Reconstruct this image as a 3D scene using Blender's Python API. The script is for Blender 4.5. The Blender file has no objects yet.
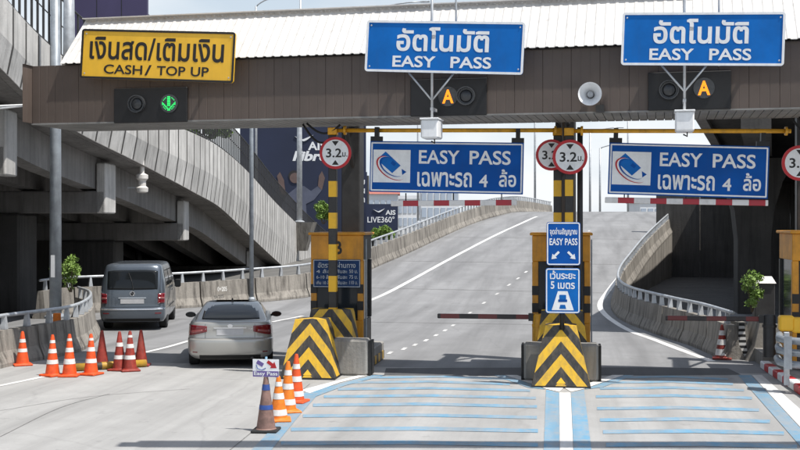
import bpy, bmesh, math, random
from mathutils import Vector, Matrix
random.seed(7)
R = math.radians
sc = bpy.context.scene
COL = sc.collection

# ---------------------------------------------------------------- camera
F = 1150.0                      # focal length in photo pixels (photo 800 x 450)
HY = 222.0                      # horizon row
CH = 3.2                        # camera height
YAW = math.atan(163 / F)        # the lanes vanish right of the picture centre
cam = bpy.data.cameras.new('camera')
cam.sensor_width = 36; cam.lens = 36 * F / 800
cam.shift_y = -(225 - HY) / 800
cam.clip_end = 3000; cam.clip_start = 0.1
camo = bpy.data.objects.new('camera', cam); COL.objects.link(camo)
camo.location = (0, 0, CH); camo.rotation_euler = (R(90), 0, YAW)
sc.camera = camo

# ---------------------------------------------------------------- light
SUN_EL = R(63); SUN_H = Vector((0.93, -0.367, 0)).normalized()      # towards the sun
TOSUN = Vector((SUN_H.x * math.cos(SUN_EL), SUN_H.y * math.cos(SUN_EL), math.sin(SUN_EL)))
w = bpy.data.worlds.new('World'); sc.world = w; w.use_nodes = True
nt = w.node_tree; N = nt.nodes; L = nt.links
bg = N['Background']; bg.inputs[1].default_value = 0.11
sky = N.new('ShaderNodeTexSky'); sky.sky_type = 'NISHITA'; sky.sun_disc = False
sky.sun_elevation = SUN_EL; sky.sun_rotation = math.atan2(SUN_H.x, SUN_H.y)
sky.air_density = 1.2; sky.dust_density = 1.5; sky.ozone_density = 1.0
tc = N.new('ShaderNodeTexCoord'); mp = N.new('ShaderNodeMapping'); mp.inputs['Scale'].default_value = (1.0, 1.0, 2.6)
nz = N.new('ShaderNodeTexNoise'); nz.inputs['Scale'].default_value = 2.2; nz.inputs['Detail'].default_value = 7; nz.inputs['Roughness'].default_value = 0.55
cr = N.new('ShaderNodeValToRGB'); cr.color_ramp.elements[0].position = 0.42; cr.color_ramp.elements[1].position = 0.75
cr.color_ramp.elements[0].color = (0.1, 0.1, 0.1, 1); cr.color_ramp.elements[1].color = (1, 1, 1, 1)
mx = N.new('ShaderNodeMix'); mx.data_type = 'RGBA'; mx.inputs[7].default_value = (7.9, 8.35, 8.75, 1)
nz2 = N.new('ShaderNodeTexNoise'); nz2.inputs['Scale'].default_value = 5.0; nz2.inputs['Detail'].default_value = 6; L.new(mp.outputs[0], nz2.inputs[0])
cr2 = N.new('ShaderNodeValToRGB'); cr2.color_ramp.elements[0].position = 0.35; cr2.color_ramp.elements[1].position = 0.65
cr2.color_ramp.elements[0].color = (0.60, 0.68, 0.76, 1); cr2.color_ramp.elements[1].color = (0.86, 0.885, 0.91, 1); L.new(nz2.outputs[0], cr2.inputs[0])
vm = N.new('ShaderNodeVectorMath'); vm.operation = 'SCALE'; vm.inputs[3].default_value = 10.0; L.new(cr2.outputs[0], vm.inputs[0]); L.new(vm.outputs[0], mx.inputs[7])
L.new(tc.outputs['Generated'], mp.inputs[0]); L.new(mp.outputs[0], nz.inputs[0]); L.new(nz.outputs[0], cr.inputs[0])
sxyz = N.new('ShaderNodeSeparateXYZ'); L.new(tc.outputs['Generated'], sxyz.inputs[0])
hzr = N.new('ShaderNodeMapRange'); hzr.interpolation_type = 'SMOOTHSTEP'; hzr.inputs[1].default_value = 0.05; hzr.inputs[2].default_value = 0.55; hzr.inputs[3].default_value = 0.9; hzr.inputs[4].default_value = 0.0
L.new(sxyz.outputs[2], hzr.inputs[0])
mxx = N.new('ShaderNodeMath'); mxx.operation = 'MAXIMUM'; L.new(hzr.outputs[0], mxx.inputs[0]); L.new(cr.outputs[0], mxx.inputs[1])
L.new(mxx.outputs[0], mx.inputs[0]); L.new(sky.outputs[0], mx.inputs[6]); L.new(mx.outputs[2], bg.inputs[0])
sl = bpy.data.lights.new('sun', 'SUN'); sl.energy = 5.0; sl.angle = R(0.6); sl.color = (1, 0.965, 0.91)
slo = bpy.data.objects.new('sun', sl); COL.objects.link(slo)
slo.rotation_euler = TOSUN.to_track_quat('Z', 'Y').to_euler()
sc.view_settings.view_transform = 'Standard'; sc.view_settings.look = 'None'
sc.view_settings.exposure = 0.14; sc.view_settings.gamma = 1.0
try: sc.view_settings.use_curve_mapping = False
except Exception: pass

# ---------------------------------------------------------------- placing helpers
FWD = Vector((-math.sin(YAW), math.cos(YAW), 0)); RGT = Vector((math.cos(YAW), math.sin(YAW), 0))
CAMP = Vector((0, 0, CH))
def ray(x, y): return FWD + RGT * ((x - 400) / F) + Vector((0, 0, (HY - y) / F))
def W(x, y, d): return CAMP + ray(x, y) * d          # point of the place at optical depth d
def hz(Y):                                            # height of the road along its run
    a, b, c, d, s = 38.0, 48.0, 70.0, 99.0, 0.098
    if Y <= a: return 0.0
    if Y <= b: return s * (Y - a) ** 2 / (2 * (b - a))
    z = s * (b - a) / 2
    if Y <= c: return z + s * (Y - b)
    z += s * (c - b)
    t = Y - c
    if Y <= 130: return z + s * t - s * t * t / (2 * (d - c))
    t0 = 130 - c; z += s * t0 - s * t0 * t0 / (2 * (d - c))
    return z + (s - s * t0 / (d - c)) * (Y - 130)
def G(x, y):                                          # where the road is, seen at a photo pixel
    r = ray(x, y); d = 8.0
    while d < 140:
        p = CAMP + r * d
        if p.z <= hz(p.y):
            for _ in range(6):
                d -= 0.01
            return Vector((p.x, p.y, hz(p.y)))
        d += 0.03
    p = CAMP + r * 140; return Vector((p.x, p.y, hz(p.y)))

# ---------------------------------------------------------------- mesh builder
class MB:
    def __init__(s): s.v = []; s.f = []; s.mi = []
    def add(s, vs, fs, m=0):
        o = len(s.v); s.v += [tuple(v) for v in vs]
        for f in fs: s.f.append([i + o for i in f]); s.mi.append(m)
        return s
    def box(s, x0, x1, y0, y1, z0, z1, m=0):
        return s.add([(x0,y0,z0),(x1,y0,z0),(x1,y1,z0),(x0,y1,z0),(x0,y0,z1),(x1,y0,z1),(x1,y1,z1),(x0,y1,z1)],
              [(0,3,2,1),(4,5,6,7),(0,1,5,4),(1,2,6,5),(2,3,7,6),(3,0,4,7)], m)
    def bevbox(s, x0, x1, y0, y1, z0, z1, b=0.02, m=0):
        bm = bmesh.new(); bmesh.ops.create_cube(bm, size=1)
        for v in bm.verts:
            v.co = ((x0+x1)/2 + v.co.x*(x1-x0), (y0+y1)/2 + v.co.y*(y1-y0), (z0+z1)/2 + v.co.z*(z1-z0))
        bmesh.ops.bevel(bm, geom=bm.edges[:], offset=b, segments=1, affect='EDGES')
        bm.verts.index_update()
        s.add([v.co[:] for v in bm.verts], [[v.index for v in f.verts] for f in bm.faces], m); bm.free(); return s
    def frus(s, b, t, z0, z1, m=0):        # b, t = (x0,x1,y0,y1)
        return s.add([(b[0],b[2],z0),(b[1],b[2],z0),(b[1],b[3],z0),(b[0],b[3],z0),(t[0],t[2],z1),(t[1],t[2],z1),(t[1],t[3],z1),(t[0],t[3],z1)],
              [(0,3,2,1),(4,5,6,7),(0,1,5,4),(1,2,6,5),(2,3,7,6),(3,0,4,7)], m)
    def tube(s, pts, r, n=8, m=0, cap=True):
        pts = [Vector(p) for p in pts]; rings = []
        rr = r if isinstance(r, (list, tuple)) else [r] * len(pts)
        up = None
        for i, p in enumerate(pts):
            t = (pts[min(i+1, len(pts)-1)] - pts[max(i-1, 0)]).normalized()
            if up is None: up = Vector((0,0,1)) if abs(t.z) < 0.9 else Vector((1,0,0))
            a = t.cross(up).normalized(); b = a.cross(t).normalized(); up = b
            rings.append([p + (a*math.cos(2*math.pi*k/n) + b*math.sin(2*math.pi*k/n)) * rr[i] for k in range(n)])
        o = []; fs = []
        for rg in rings: o += rg
        for i in range(len(pts)-1):
            for k in range(n):
                fs.append((i*n+k, (i+1)*n+k, (i+1)*n+(k+1)%n, i*n+(k+1)%n))
        if cap: fs.append(list(range(n))); fs.append(list(range((len(pts)-1)*n + n-1, (len(pts)-1)*n - 1, -1)))
        return s.add(o, fs, m)
    def lathe(s, prof, n=20, c=(0,0,0), axis='z', m=0, cap=True):
        vs = []; fs = []
        for (r, h) in prof:
            for k in range(n):
                a = 2*math.pi*k/n
                if axis == 'z': vs.append((c[0]+r*math.cos(a), c[1]+r*math.sin(a), c[2]+h))
                else: vs.append((c[0]+r*math.cos(a), c[1]+h, c[2]+r*math.sin(a)))
        for i in range(len(prof)-1):
            for k in range(n): fs.append((i*n+k, i*n+(k+1)%n, (i+1)*n+(k+1)%n, (i+1)*n+k))
        if cap: fs.append(list(range(n))[::-1]); fs.append([(len(prof)-1)*n+k for k in range(n)])
        return s.add(vs, fs, m)
    def poly(s, pts, m=0): return s.add(pts, [list(range(len(pts)))], m)
    def prism(s, pts, y0, y1, m=0):       # outline in x,z pushed along y
        n = len(pts)
        vs = [(p[0], y0, p[1]) for p in pts] + [(p[0], y1, p[1]) for p in pts]
        return s.add(vs, [list(range(n)), list(range(2*n-1, n-1, -1))] + [(i, i+n, (i+1)%n+n, (i+1)%n) for i in range(n)], m)
    def mesh(s, name, mats, smooth=False):
        me = bpy.data.meshes.new(name); me.from_pydata(s.v, [], s.f)
        for m in (mats if isinstance(mats, (list, tuple)) else [mats]): me.materials.append(m)
        me.polygons.foreach_set('material_index', s.mi)
        bm = bmesh.new(); bm.from_mesh(me); bmesh.ops.recalc_face_normals(bm, faces=bm.faces)
        bm.to_mesh(me); bm.free()
        if smooth:
            me.polygons.foreach_set('use_smooth', [True]*len(me.polygons))
            if smooth is not True: me.set_sharp_from_angle(angle=R(smooth))
        me.update(); return me
    def build(s, name, mats, parent=None, smooth=False, loc=(0,0,0), rot=(0,0,0)):
        return link(name, s.mesh(name, mats, smooth), parent, loc, rot)
def link(name, me, parent=None, loc=(0,0,0), rot=(0,0,0)):
    o = bpy.data.objects.new(name, me); COL.objects.link(o); o.parent = parent
    o.location = loc; o.rotation_euler = rot; return o
def tag(o, label=None, cat=None, group=None, kind=None):
    if label: o['label'] = label
    if cat: o['category'] = cat
    if group: o['group'] = group
    if kind: o['kind'] = kind
    return o
def thing(name, label, cat, loc=(0,0,0), rz=0, group=None, rot=None):
    o = bpy.data.objects.new(name, None); COL.objects.link(o); o.empty_display_size = 0.2
    o.location = loc; o.rotation_euler = rot or (0, 0, rz); return tag(o, label, cat, group)
def copy_tree(o, parent=None):
    c = o.copy(); COL.objects.link(c); c.parent = parent
    for ch in list(o.children): copy_tree(ch, c)
    return c

# ---------------------------------------------------------------- materials
def newmat(name):
    m = bpy.data.materials.new(name); m.use_nodes = True
    nt = m.node_tree; return m, nt.nodes, nt.links, nt.nodes['Principled BSDF']
def mixc(N, L, fac, a, b, typ='MIX'):
    x = N.new('ShaderNodeMix'); x.data_type = 'RGBA'; x.blend_type = typ
    for sock, val in ((0, fac), (6, a), (7, b)):
        if hasattr(val, 'is_linked'): L.new(val, x.inputs[sock])
        elif sock == 0: x.inputs[0].default_value = val
        else: x.inputs[sock].default_value = (*val, 1)
    return x.outputs[2]
def noise(N, L, vec, scale, detail=4, rough=0.6, lo=0.35, hi=0.65):
    n = N.new('ShaderNodeTexNoise'); n.inputs['Scale'].default_value = scale; n.inputs['Detail'].default_value = detail
    n.inputs['Roughness'].default_value = rough
    if vec is not None: L.new(vec, n.inputs['Vector'])
    r = N.new('ShaderNodeMapRange'); r.inputs[1].default_value = lo; r.inputs[2].default_value = hi
    L.new(n.outputs[0], r.inputs[0]); return r.outputs[0]
def mapped(N, L, scale, src='pos'):
    if src == 'pos': g = N.new('ShaderNodeNewGeometry').outputs['Position']
    else: g = N.new('ShaderNodeTexCoord').outputs['Object']
    m = N.new('ShaderNodeMapping'); m.inputs['Scale'].default_value = scale; L.new(g, m.inputs[0]); return m.outputs[0]
def mth(N, L, op, a, b=None):
    m = N.new('ShaderNodeMath'); m.operation = op
    for i, v in enumerate((a, b)):
        if v is None: continue
        if hasattr(v, 'is_linked'): L.new(v, m.inputs[i])
        else: m.inputs[i].default_value = v
    return m.outputs[0]
def bump(N, L, P, h, strength=0.2, dist=0.02):
    b = N.new('ShaderNodeBump'); b.inputs['Strength'].default_value = strength; b.inputs['Distance'].default_value = dist
    L.new(h, b.inputs['Height']); L.new(b.outputs[0], P.inputs['Normal'])
def paint(name, col, rough=0.45, metal=0.0, var=0.15, scale=3.0, dirt=None, coat=0.0, spec=0.5):
    m, N, L, P = newmat(name)
    v = mapped(N, L, (1,1,1)); f = noise(N, L, v, scale, 5)
    c = mixc(N, L, f, tuple(x*(1-var) for x in col), tuple(min(1, x*(1+var*0.5)) for x in col))
    if dirt:
        d = noise(N, L, mapped(N, L, (6,6,0.7)), 1.6, 6, 0.65, 0.5, 0.78)
        c = mixc(N, L, mth(N, L, 'MULTIPLY', d, dirt), c, (0.07, 0.06, 0.05))
    L.new(c, P.inputs['Base Color']); P.inputs['Roughness'].default_value = rough; P.inputs['Metallic'].default_value = metal
    P.inputs['Coat Weight'].default_value = coat; P.inputs['Specular IOR Level'].default_value = spec
    return m
def concrete(name, col, streak=0.5, dark=(0.06,0.055,0.05), scale=1.0, bmp=0.25):
    m, N, L, P = newmat(name)
    v = mapped(N, L, (1,1,1))
    big = noise(N, L, v, 0.7*scale, 6, 0.6, 0.3, 0.7); fine = noise(N, L, v, 14*scale, 5, 0.7, 0.25, 0.75)
    st = noise(N, L, mapped(N, L, (3.2,3.2,0.22)), 1.5*scale, 7, 0.65, 0.46, 0.72)
    a = mixc(N, L, big, tuple(x*0.72 for x in col), tuple(x*1.08 for x in col))
    a = mixc(N, L, mth(N, L, 'MULTIPLY', fine, 0.35), a, tuple(x*0.6 for x in col))
    a = mixc(N, L, mth(N, L, 'MULTIPLY', st, streak), a, dark)
    oi = N.new('ShaderNodeObjectInfo')
    hv = N.new('ShaderNodeHueSaturation'); L.new(a, hv.inputs['Color'])
    rr = N.new('ShaderNodeMapRange'); rr.inputs[3].default_value = 0.84; rr.inputs[4].default_value = 1.1
    L.new(oi.outputs['Random'], rr.inputs[0]); L.new(rr.outputs[0], hv.inputs['Value'])
    L.new(hv.outputs[0], P.inputs['Base Color']); P.inputs['Roughness'].default_value = 0.9; P.inputs['Specular IOR Level'].default_value = 0.25
    bump(N, L, P, fine, bmp, 0.02); return m
def bands(name, axis, period, a, b, off=0.0, dirt=0.25, rough=0.5):
    m, N, L, P = newmat(name)
    tcn = N.new('ShaderNodeTexCoord'); sx = N.new('ShaderNodeSeparateXYZ'); L.new(tcn.outputs['Object'], sx.inputs[0])
    t = mth(N, L, 'FRACT', mth(N, L, 'ADD', mth(N, L, 'DIVIDE', sx.outputs['XYZ'.index(axis)], period), off))
    k = mth(N, L, 'GREATER_THAN', t, 0.5)
    c = mixc(N, L, k, a, b)
    d = noise(N, L, mapped(N, L, (1,1,1)), 6, 6, 0.65, 0.5, 0.8)
    c = mixc(N, L, mth(N, L, 'MULTIPLY', d, dirt), c, (0.10, 0.09, 0.08))
    L.new(c, P.inputs['Base Color']); P.inputs['Roughness'].default_value = rough; return m
def chevron(name):
    m, N, L, P = newmat(name)
    tcn = N.new('ShaderNodeTexCoord'); sx = N.new('ShaderNodeSeparateXYZ'); L.new(tcn.outputs['Object'], sx.inputs[0])
    ax = mth(N, L, 'ABSOLUTE', sx.outputs[0])
    v = mth(N, L, 'ADD', mth(N, L, 'MULTIPLY', sx.outputs[2], 0.85), mth(N, L, 'ADD', mth(N, L, 'MULTIPLY', ax, 1.25), mth(N, L, 'MULTIPLY', sx.outputs[1], 0.75)))
    wob = noise(N, L, mapped(N, L, (1,1,1)), 9, 3, 0.5, 0, 1)
    v = mth(N, L, 'ADD', v, mth(N, L, 'MULTIPLY', wob, 0.012))
    k = mth(N, L, 'GREATER_THAN', mth(N, L, 'FRACT', mth(N, L, 'ADD', mth(N, L, 'DIVIDE', v, 0.50), 0.66)), 0.5)
    c = mixc(N, L, k, (0.028, 0.027, 0.026), (0.72, 0.43, 0.025))
    d = noise(N, L, mapped(N, L, (2,2,0.8)), 4, 9, 0.78, 0.44, 0.68)
    c = mixc(N, L, mth(N, L, 'MULTIPLY', d, 0.55), c, (0.16, 0.13, 0.09))
    L.new(c, P.inputs['Base Color']); P.inputs['Roughness'].default_value = 0.55; return m
def road_mat(name, col, joint=False):
    m, N, L, P = newmat(name)
    v = mapped(N, L, (1,1,1))
    big = noise(N, L, v, 0.28, 6, 0.6, 0.3, 0.7); fine = noise(N, L, v, 28, 4, 0.7, 0.2, 0.8)
    lane = noise(N, L, mapped(N, L, (1.25, 0.045, 1)), 1.0, 6, 0.62, 0.43, 0.66)     # wear running along the lanes
    c = mixc(N, L, big, tuple(x*0.82 for x in col), tuple(x*1.08 for x in col))
    c = mixc(N, L, mth(N, L, 'MULTIPLY', lane, 0.62), c, tuple(x*0.52 for x in col))
    c = mixc(N, L, mth(N, L, 'MULTIPLY', fine, 0.3), c, tuple(x*0.6 for x in col))
    mot = noise(N, L, v, 1.1, 8, 0.75, 0.38, 0.66)
    c = mixc(N, L, mth(N, L, 'MULTIPLY', mot, 0.38), c, tuple(x*0.62 for x in col))
    spot = noise(N, L, v, 2.3, 6, 0.7, 0.60, 0.72)
    c = mixc(N, L, mth(N, L, 'MULTIPLY', spot, 0.5), c, tuple(x*0.35 for x in col))
    if joint:                                   # grey rubber worn into the wheel paths
        sx = N.new('ShaderNodeSeparateXYZ'); L.new(v, sx.inputs[0])
        if joint == 'lanes':
            u = mth(N, L, 'ABSOLUTE', mth(N, L, 'SUBTRACT', mth(N, L, 'ABSOLUTE', sx.outputs[0]), 2.5))
            d = mth(N, L, 'ABSOLUTE', mth(N, L, 'SUBTRACT', u, 0.78))
        else:
            xr = mth(N, L, 'SUBTRACT', sx.outputs[0], mth(N, L, 'MULTIPLY', sx.outputs[1], 0.13))
            u = mth(N, L, 'ABSOLUTE', mth(N, L, 'SUBTRACT', mth(N, L, 'FRACT', mth(N, L, 'DIVIDE', mth(N, L, 'ADD', xr, 40.0), 3.4)), 0.5))
            d = mth(N, L, 'ABSOLUTE', mth(N, L, 'SUBTRACT', mth(N, L, 'MULTIPLY', u, 3.4), 0.8))
        wob = noise(N, L, mapped(N, L, (0.9, 0.12, 1)), 1.0, 5, 0.6, 0.2, 0.8)
        mr = N.new('ShaderNodeMapRange'); mr.interpolation_type = 'SMOOTHSTEP'; mr.inputs[1].default_value = 0.05; mr.inputs[2].default_value = 0.42; mr.inputs[3].default_value = 0.5; mr.inputs[4].default_value = 0.0
        L.new(d, mr.inputs[0])
        c = mixc(N, L, mth(N, L, 'MULTIPLY', mr.outputs[0], wob), c, tuple(x*0.45 for x in col))
    wv = N.new('ShaderNodeMapping'); L.new(v, wv.inputs[0]); wv.inputs['Scale'].default_value = (0.33, 0.22, 1)
    ns = N.new('ShaderNodeTexNoise'); ns.inputs['Scale'].default_value = 1.1; ns.inputs['Detail'].default_value = 5; L.new(wv.outputs[0], ns.inputs['Vector'])
    ck = N.new('ShaderNodeTexVoronoi'); ck.feature = 'DISTANCE_TO_EDGE'; ck.inputs['Scale'].default_value = 0.7
    L.new(mixc(N, L, 0.35, wv.outputs[0], ns.outputs['Color']), ck.inputs['Vector'])
    cm = N.new('ShaderNodeMapRange'); cm.inputs[1].default_value = 0.0; cm.inputs[2].default_value = 0.006; cm.inputs[3].default_value = 0.16; cm.inputs[4].default_value = 0
    L.new(ck.outputs['Distance'], cm.inputs[0])
    c = mixc(N, L, cm.outputs[0], c, tuple(x*0.35 for x in col))
    L.new(c, P.inputs['Base Color']); P.inputs['Roughness'].default_value = 0.85; P.inputs['Specular IOR Level'].default_value = 0.3
    bump(N, L, P, fine, 0.25, 0.01); return m
def marking(name, col, wear=0.55):
    m, N, L, P = newmat(name)
    f = noise(N, L, mapped(N, L, (1,1,1)), 4.5, 9, 0.78, 0.44, 0.72)
    ln = noise(N, L, mapped(N, L, (1.6, 0.1, 1)), 1.0, 4, 0.6, 0.42, 0.7)
    f2 = noise(N, L, mapped(N, L, (1.4, 0.5, 1)), 1.3, 7, 0.7, 0.45, 0.62)
    c = mixc(N, L, mth(N, L, 'MULTIPLY', f2, wear*0.55), col, (0.34, 0.335, 0.325))
    c = mixc(N, L, mth(N, L, 'MULTIPLY', f, wear), c, (0.34, 0.335, 0.325))
    c = mixc(N, L, mth(N, L, 'MULTIPLY', ln, 0.42), c, (0.16, 0.155, 0.15))
    L.new(c, P.inputs['Base Color']); P.inputs['Roughness'].default_value = 0.7; return m
def glass(name, col=(0.012,0.014,0.016), rough=0.06):
    m, N, L, P = newmat(name); P.inputs['Base Color'].default_value = (*col, 1); P.inputs['Roughness'].default_value = rough
    P.inputs['Specular IOR Level'].default_value = 0.3; return m
def glow(name, col, s):
    m, N, L, P = newmat(name); P.inputs['Base Color'].default_value = (*col, 1)
    P.inputs['Emission Color'].default_value = (*col, 1); P.inputs['Emission Strength'].default_value = s; return m
def leafmat(name, col):
    m, N, L, P = newmat(name)
    f = noise(N, L, mapped(N, L, (1,1,1)), 3, 3, 0.6, 0.3, 0.7)
    c = mixc(N, L, f, tuple(x*0.6 for x in col), tuple(x*1.4 for x in col)); L.new(c, P.inputs['Base Color'])
    P.inputs['Roughness'].default_value = 0.6; return m

M = {}
M['slab'] = road_mat('concrete_slab', (0.425, 0.42, 0.41), 'lanes')
M['asphalt'] = road_mat('worn_asphalt', (0.285, 0.285, 0.288), 'ramp')
M['ground'] = road_mat('bare_ground', (0.17, 0.165, 0.155))
M['wall'] = concrete('parapet_concrete', (0.62, 0.605, 0.58), 0.42, (0.05,0.047,0.044), 1.3)
M['jersey'] = concrete('barrier_concrete', (0.33, 0.305, 0.27), 0.92, (0.05,0.045,0.04), 1.2, bmp=0.35)
M['struct'] = concrete('structure_concrete', (0.27, 0.258, 0.247), 0.5)
M['dark_conc'] = concrete('shade_and_joint_concrete', (0.10, 0.095, 0.09), 0.5, (0.02,0.02,0.02))  # dark tone stands in for shade under the decks; also colours panel joints
M['kerb_conc'] = concrete('plinth_concrete', (0.36, 0.345, 0.32), 0.5)
M['galv'] = paint('galvanised_steel', (0.50, 0.52, 0.54), 0.45, 0.35, 0.2, 4, 0.35)
M['grey_steel'] = paint('grey_steel', (0.30, 0.33, 0.36), 0.45, 0.3, 0.2, 4, 0.3)
M['dark_steel'] = paint('dark_steel', (0.035, 0.034, 0.034), 0.5, 0.0, 0.3, 4)
M['black'] = paint('black_paint', (0.009, 0.009, 0.010), 0.5, 0, 0.3, 5)
M['rubber'] = paint('black_rubber', (0.02, 0.02, 0.02), 0.8, 0, 0.3, 8)
M['fascia'] = paint('brown_cladding', (0.104, 0.079, 0.066), 0.55, 0.0, 0.2, 0.5, 0.3)
M['soffit'] = paint('soffit_cladding', (0.22, 0.215, 0.205), 0.6, 0, 0.25, 2, 0.3)
M['roof'] = paint('white_metal_roof', (0.66, 0.635, 0.60), 0.5, 0, 0.08, 1.2, 0.3)
M['blue'] = paint('sign_blue', (0.0, 0.135, 0.48), 0.55, 0, 0.15, 1.5, 0.1, 0, 0.25)
M['deep_blue'] = paint('sign_deep_blue', (0.0, 0.082, 0.36), 0.6, 0, 0.15, 1.5, 0.1, 0, 0.2)
M['rate'] = paint('rate_board_navy', (0.012, 0.04, 0.12), 0.6, 0, 0.2, 3, 0.2, 0, 0.2)
M['dim'] = paint('faded_letters', (0.42, 0.45, 0.48), 0.6, 0, 0.2, 9)
M['white'] = paint('sign_white', (0.80, 0.81, 0.82), 0.5, 0, 0.08, 6, 0.12)
M['yellow'] = paint('sign_yellow', (0.88, 0.50, 0.035), 0.45, 0, 0.08, 2.0, 0.08)
M['pipe'] = paint('yellow_pipe_paint', (0.72, 0.36, 0.02), 0.5, 0, 0.2, 6, 0.4)
M['ink'] = paint('black_ink', (0.016, 0.014, 0.013), 0.5, 0, 0.1, 5)
M['orange'] = paint('booth_orange', (0.62, 0.27, 0.018), 0.5, 0, 0.22, 3, 0.4)
M['red'] = paint('sign_red', (0.50, 0.012, 0.02), 0.45, 0, 0.15, 5, 0.1)
M['cone'] = paint('cone_orange', (0.72, 0.085, 0.012), 0.55, 0, 0.2, 12, 0.25)
M['cone_yo'] = paint('cone_amber', (0.80, 0.20, 0.012), 0.55, 0, 0.2, 12, 0.2)
M['cone_red'] = paint('cone_faded_red', (0.30, 0.035, 0.022), 0.6, 0, 0.3, 12, 0.5)
M['cone_brown'] = paint('cone_brown', (0.23, 0.135, 0.11), 0.65, 0, 0.35, 9, 0.3)
M['band'] = paint('reflective_white', (0.74, 0.72, 0.69), 0.5, 0, 0.15, 14, 0.2)
M['blue_band'] = paint('blue_band', (0.03, 0.08, 0.30), 0.5, 0, 0.2, 8)
M['chev'] = chevron('hazard_chevron')
M['post'] = bands('post_bands', 'Z', 0.68, (0.025,0.024,0.024), (0.80,0.45,0.02), 0.0)
M['redwhite'] = bands('red_white_bands', 'X', 0.66, (0.74,0.72,0.70), (0.42,0.03,0.045), 0.1, 0.3)
M['boom'] = bands('boom_bands', 'X', 0.8, (0.03,0.024,0.024), (0.15,0.03,0.028), 0.1, 0.3)
M['hazard'] = bands('hazard_bands', 'Y', 0.5, (0.03,0.03,0.03), (0.62,0.36,0.03), 0.0, 0.5)
M['stripe_bw'] = bands('black_white_bands', 'Z', 0.13, (0.03,0.03,0.03), (0.7,0.69,0.67), 0.0, 0.3)
M['line_dash'] = marking('worn_dash_paint', (0.70, 0.69, 0.67), 0.8)
M['line_w'] = marking('white_line_paint', (0.80, 0.79, 0.77), 0.35)
M['line_b'] = marking('blue_line_paint', (0.13, 0.31, 0.46), 0.95)
M['glass'] = glass('tinted_glass')
M['booth_glass'] = glass('booth_glass', (0.02, 0.025, 0.03), 0.12)
M['lampbody'] = paint('lamp_dark', (0.05, 0.052, 0.055), 0.25, 0, 0.2, 10)
M['green_on'] = glow('lit_green', (0.03, 0.75, 0.16), 1.0)
M['amber_on'] = glow('lit_amber', (1.0, 0.27, 0.01), 1.1)
M['leaf'] = leafmat('leaf', (0.17, 0.27, 0.05)); M['leaf2'] = leafmat('leaf_dark', (0.045, 0.085, 0.025))
M['bark'] = paint('bark', (0.10, 0.075, 0.05), 0.9)
M['billboard'] = paint('billboard_navy', (0.013, 0.020, 0.052), 0.6, 0, 0.3, 0.05)
M['purple'] = paint('billboard_violet', (0.045, 0.036, 0.095), 0.6, 0, 0.15, 0.3)
M['skin'] = paint('poster_skin', (0.13, 0.085, 0.075), 0.6, 0, 0.15, 1)
M['shirt'] = paint('poster_shirt', (0.09, 0.10, 0.145), 0.6, 0, 0.2, 0.6)
M['hair'] = paint('poster_hair', (0.02, 0.018, 0.018), 0.6)
M['pale'] = paint('pale_render', (0.72, 0.73, 0.74), 0.7, 0, 0.06, 0.1)
M['pale_glass'] = paint('pale_glass', (0.42, 0.48, 0.56), 0.3, 0, 0.1, 0.2)
M['tile_red'] = paint('red_roof', (0.40, 0.13, 0.09), 0.7)
M['silver'] = paint('silver_beige_paint', (0.40, 0.393, 0.37), 0.32, 0.45, 0.04, 1, None, 0.6)
M['vanpaint'] = paint('slate_metallic_paint', (0.105, 0.125, 0.15), 0.3, 0.5, 0.04, 1, None, 0.7)
M['chrome'] = paint('bright_trim', (0.72, 0.73, 0.75), 0.2, 0.9, 0.05, 3)
M['tail'] = paint('tail_light_red', (0.17, 0.008, 0.014), 0.15, 0, 0.1, 5, None, 0.8)
M['tail_clear'] = paint('tail_light_clear', (0.27, 0.07, 0.07), 0.15, 0, 0.1, 5, None, 0.8)
M['tyre'] = paint('tyre', (0.018, 0.018, 0.018), 0.85, 0, 0.3, 12)
M['rim'] = paint('alloy', (0.45, 0.45, 0.46), 0.35, 0.8, 0.1, 6)
M['plate'] = paint('number_plate', (0.46, 0.46, 0.47), 0.5, 0, 0.1, 6)
M['under'] = paint('under_dark', (0.012, 0.012, 0.012), 0.9)

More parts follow.
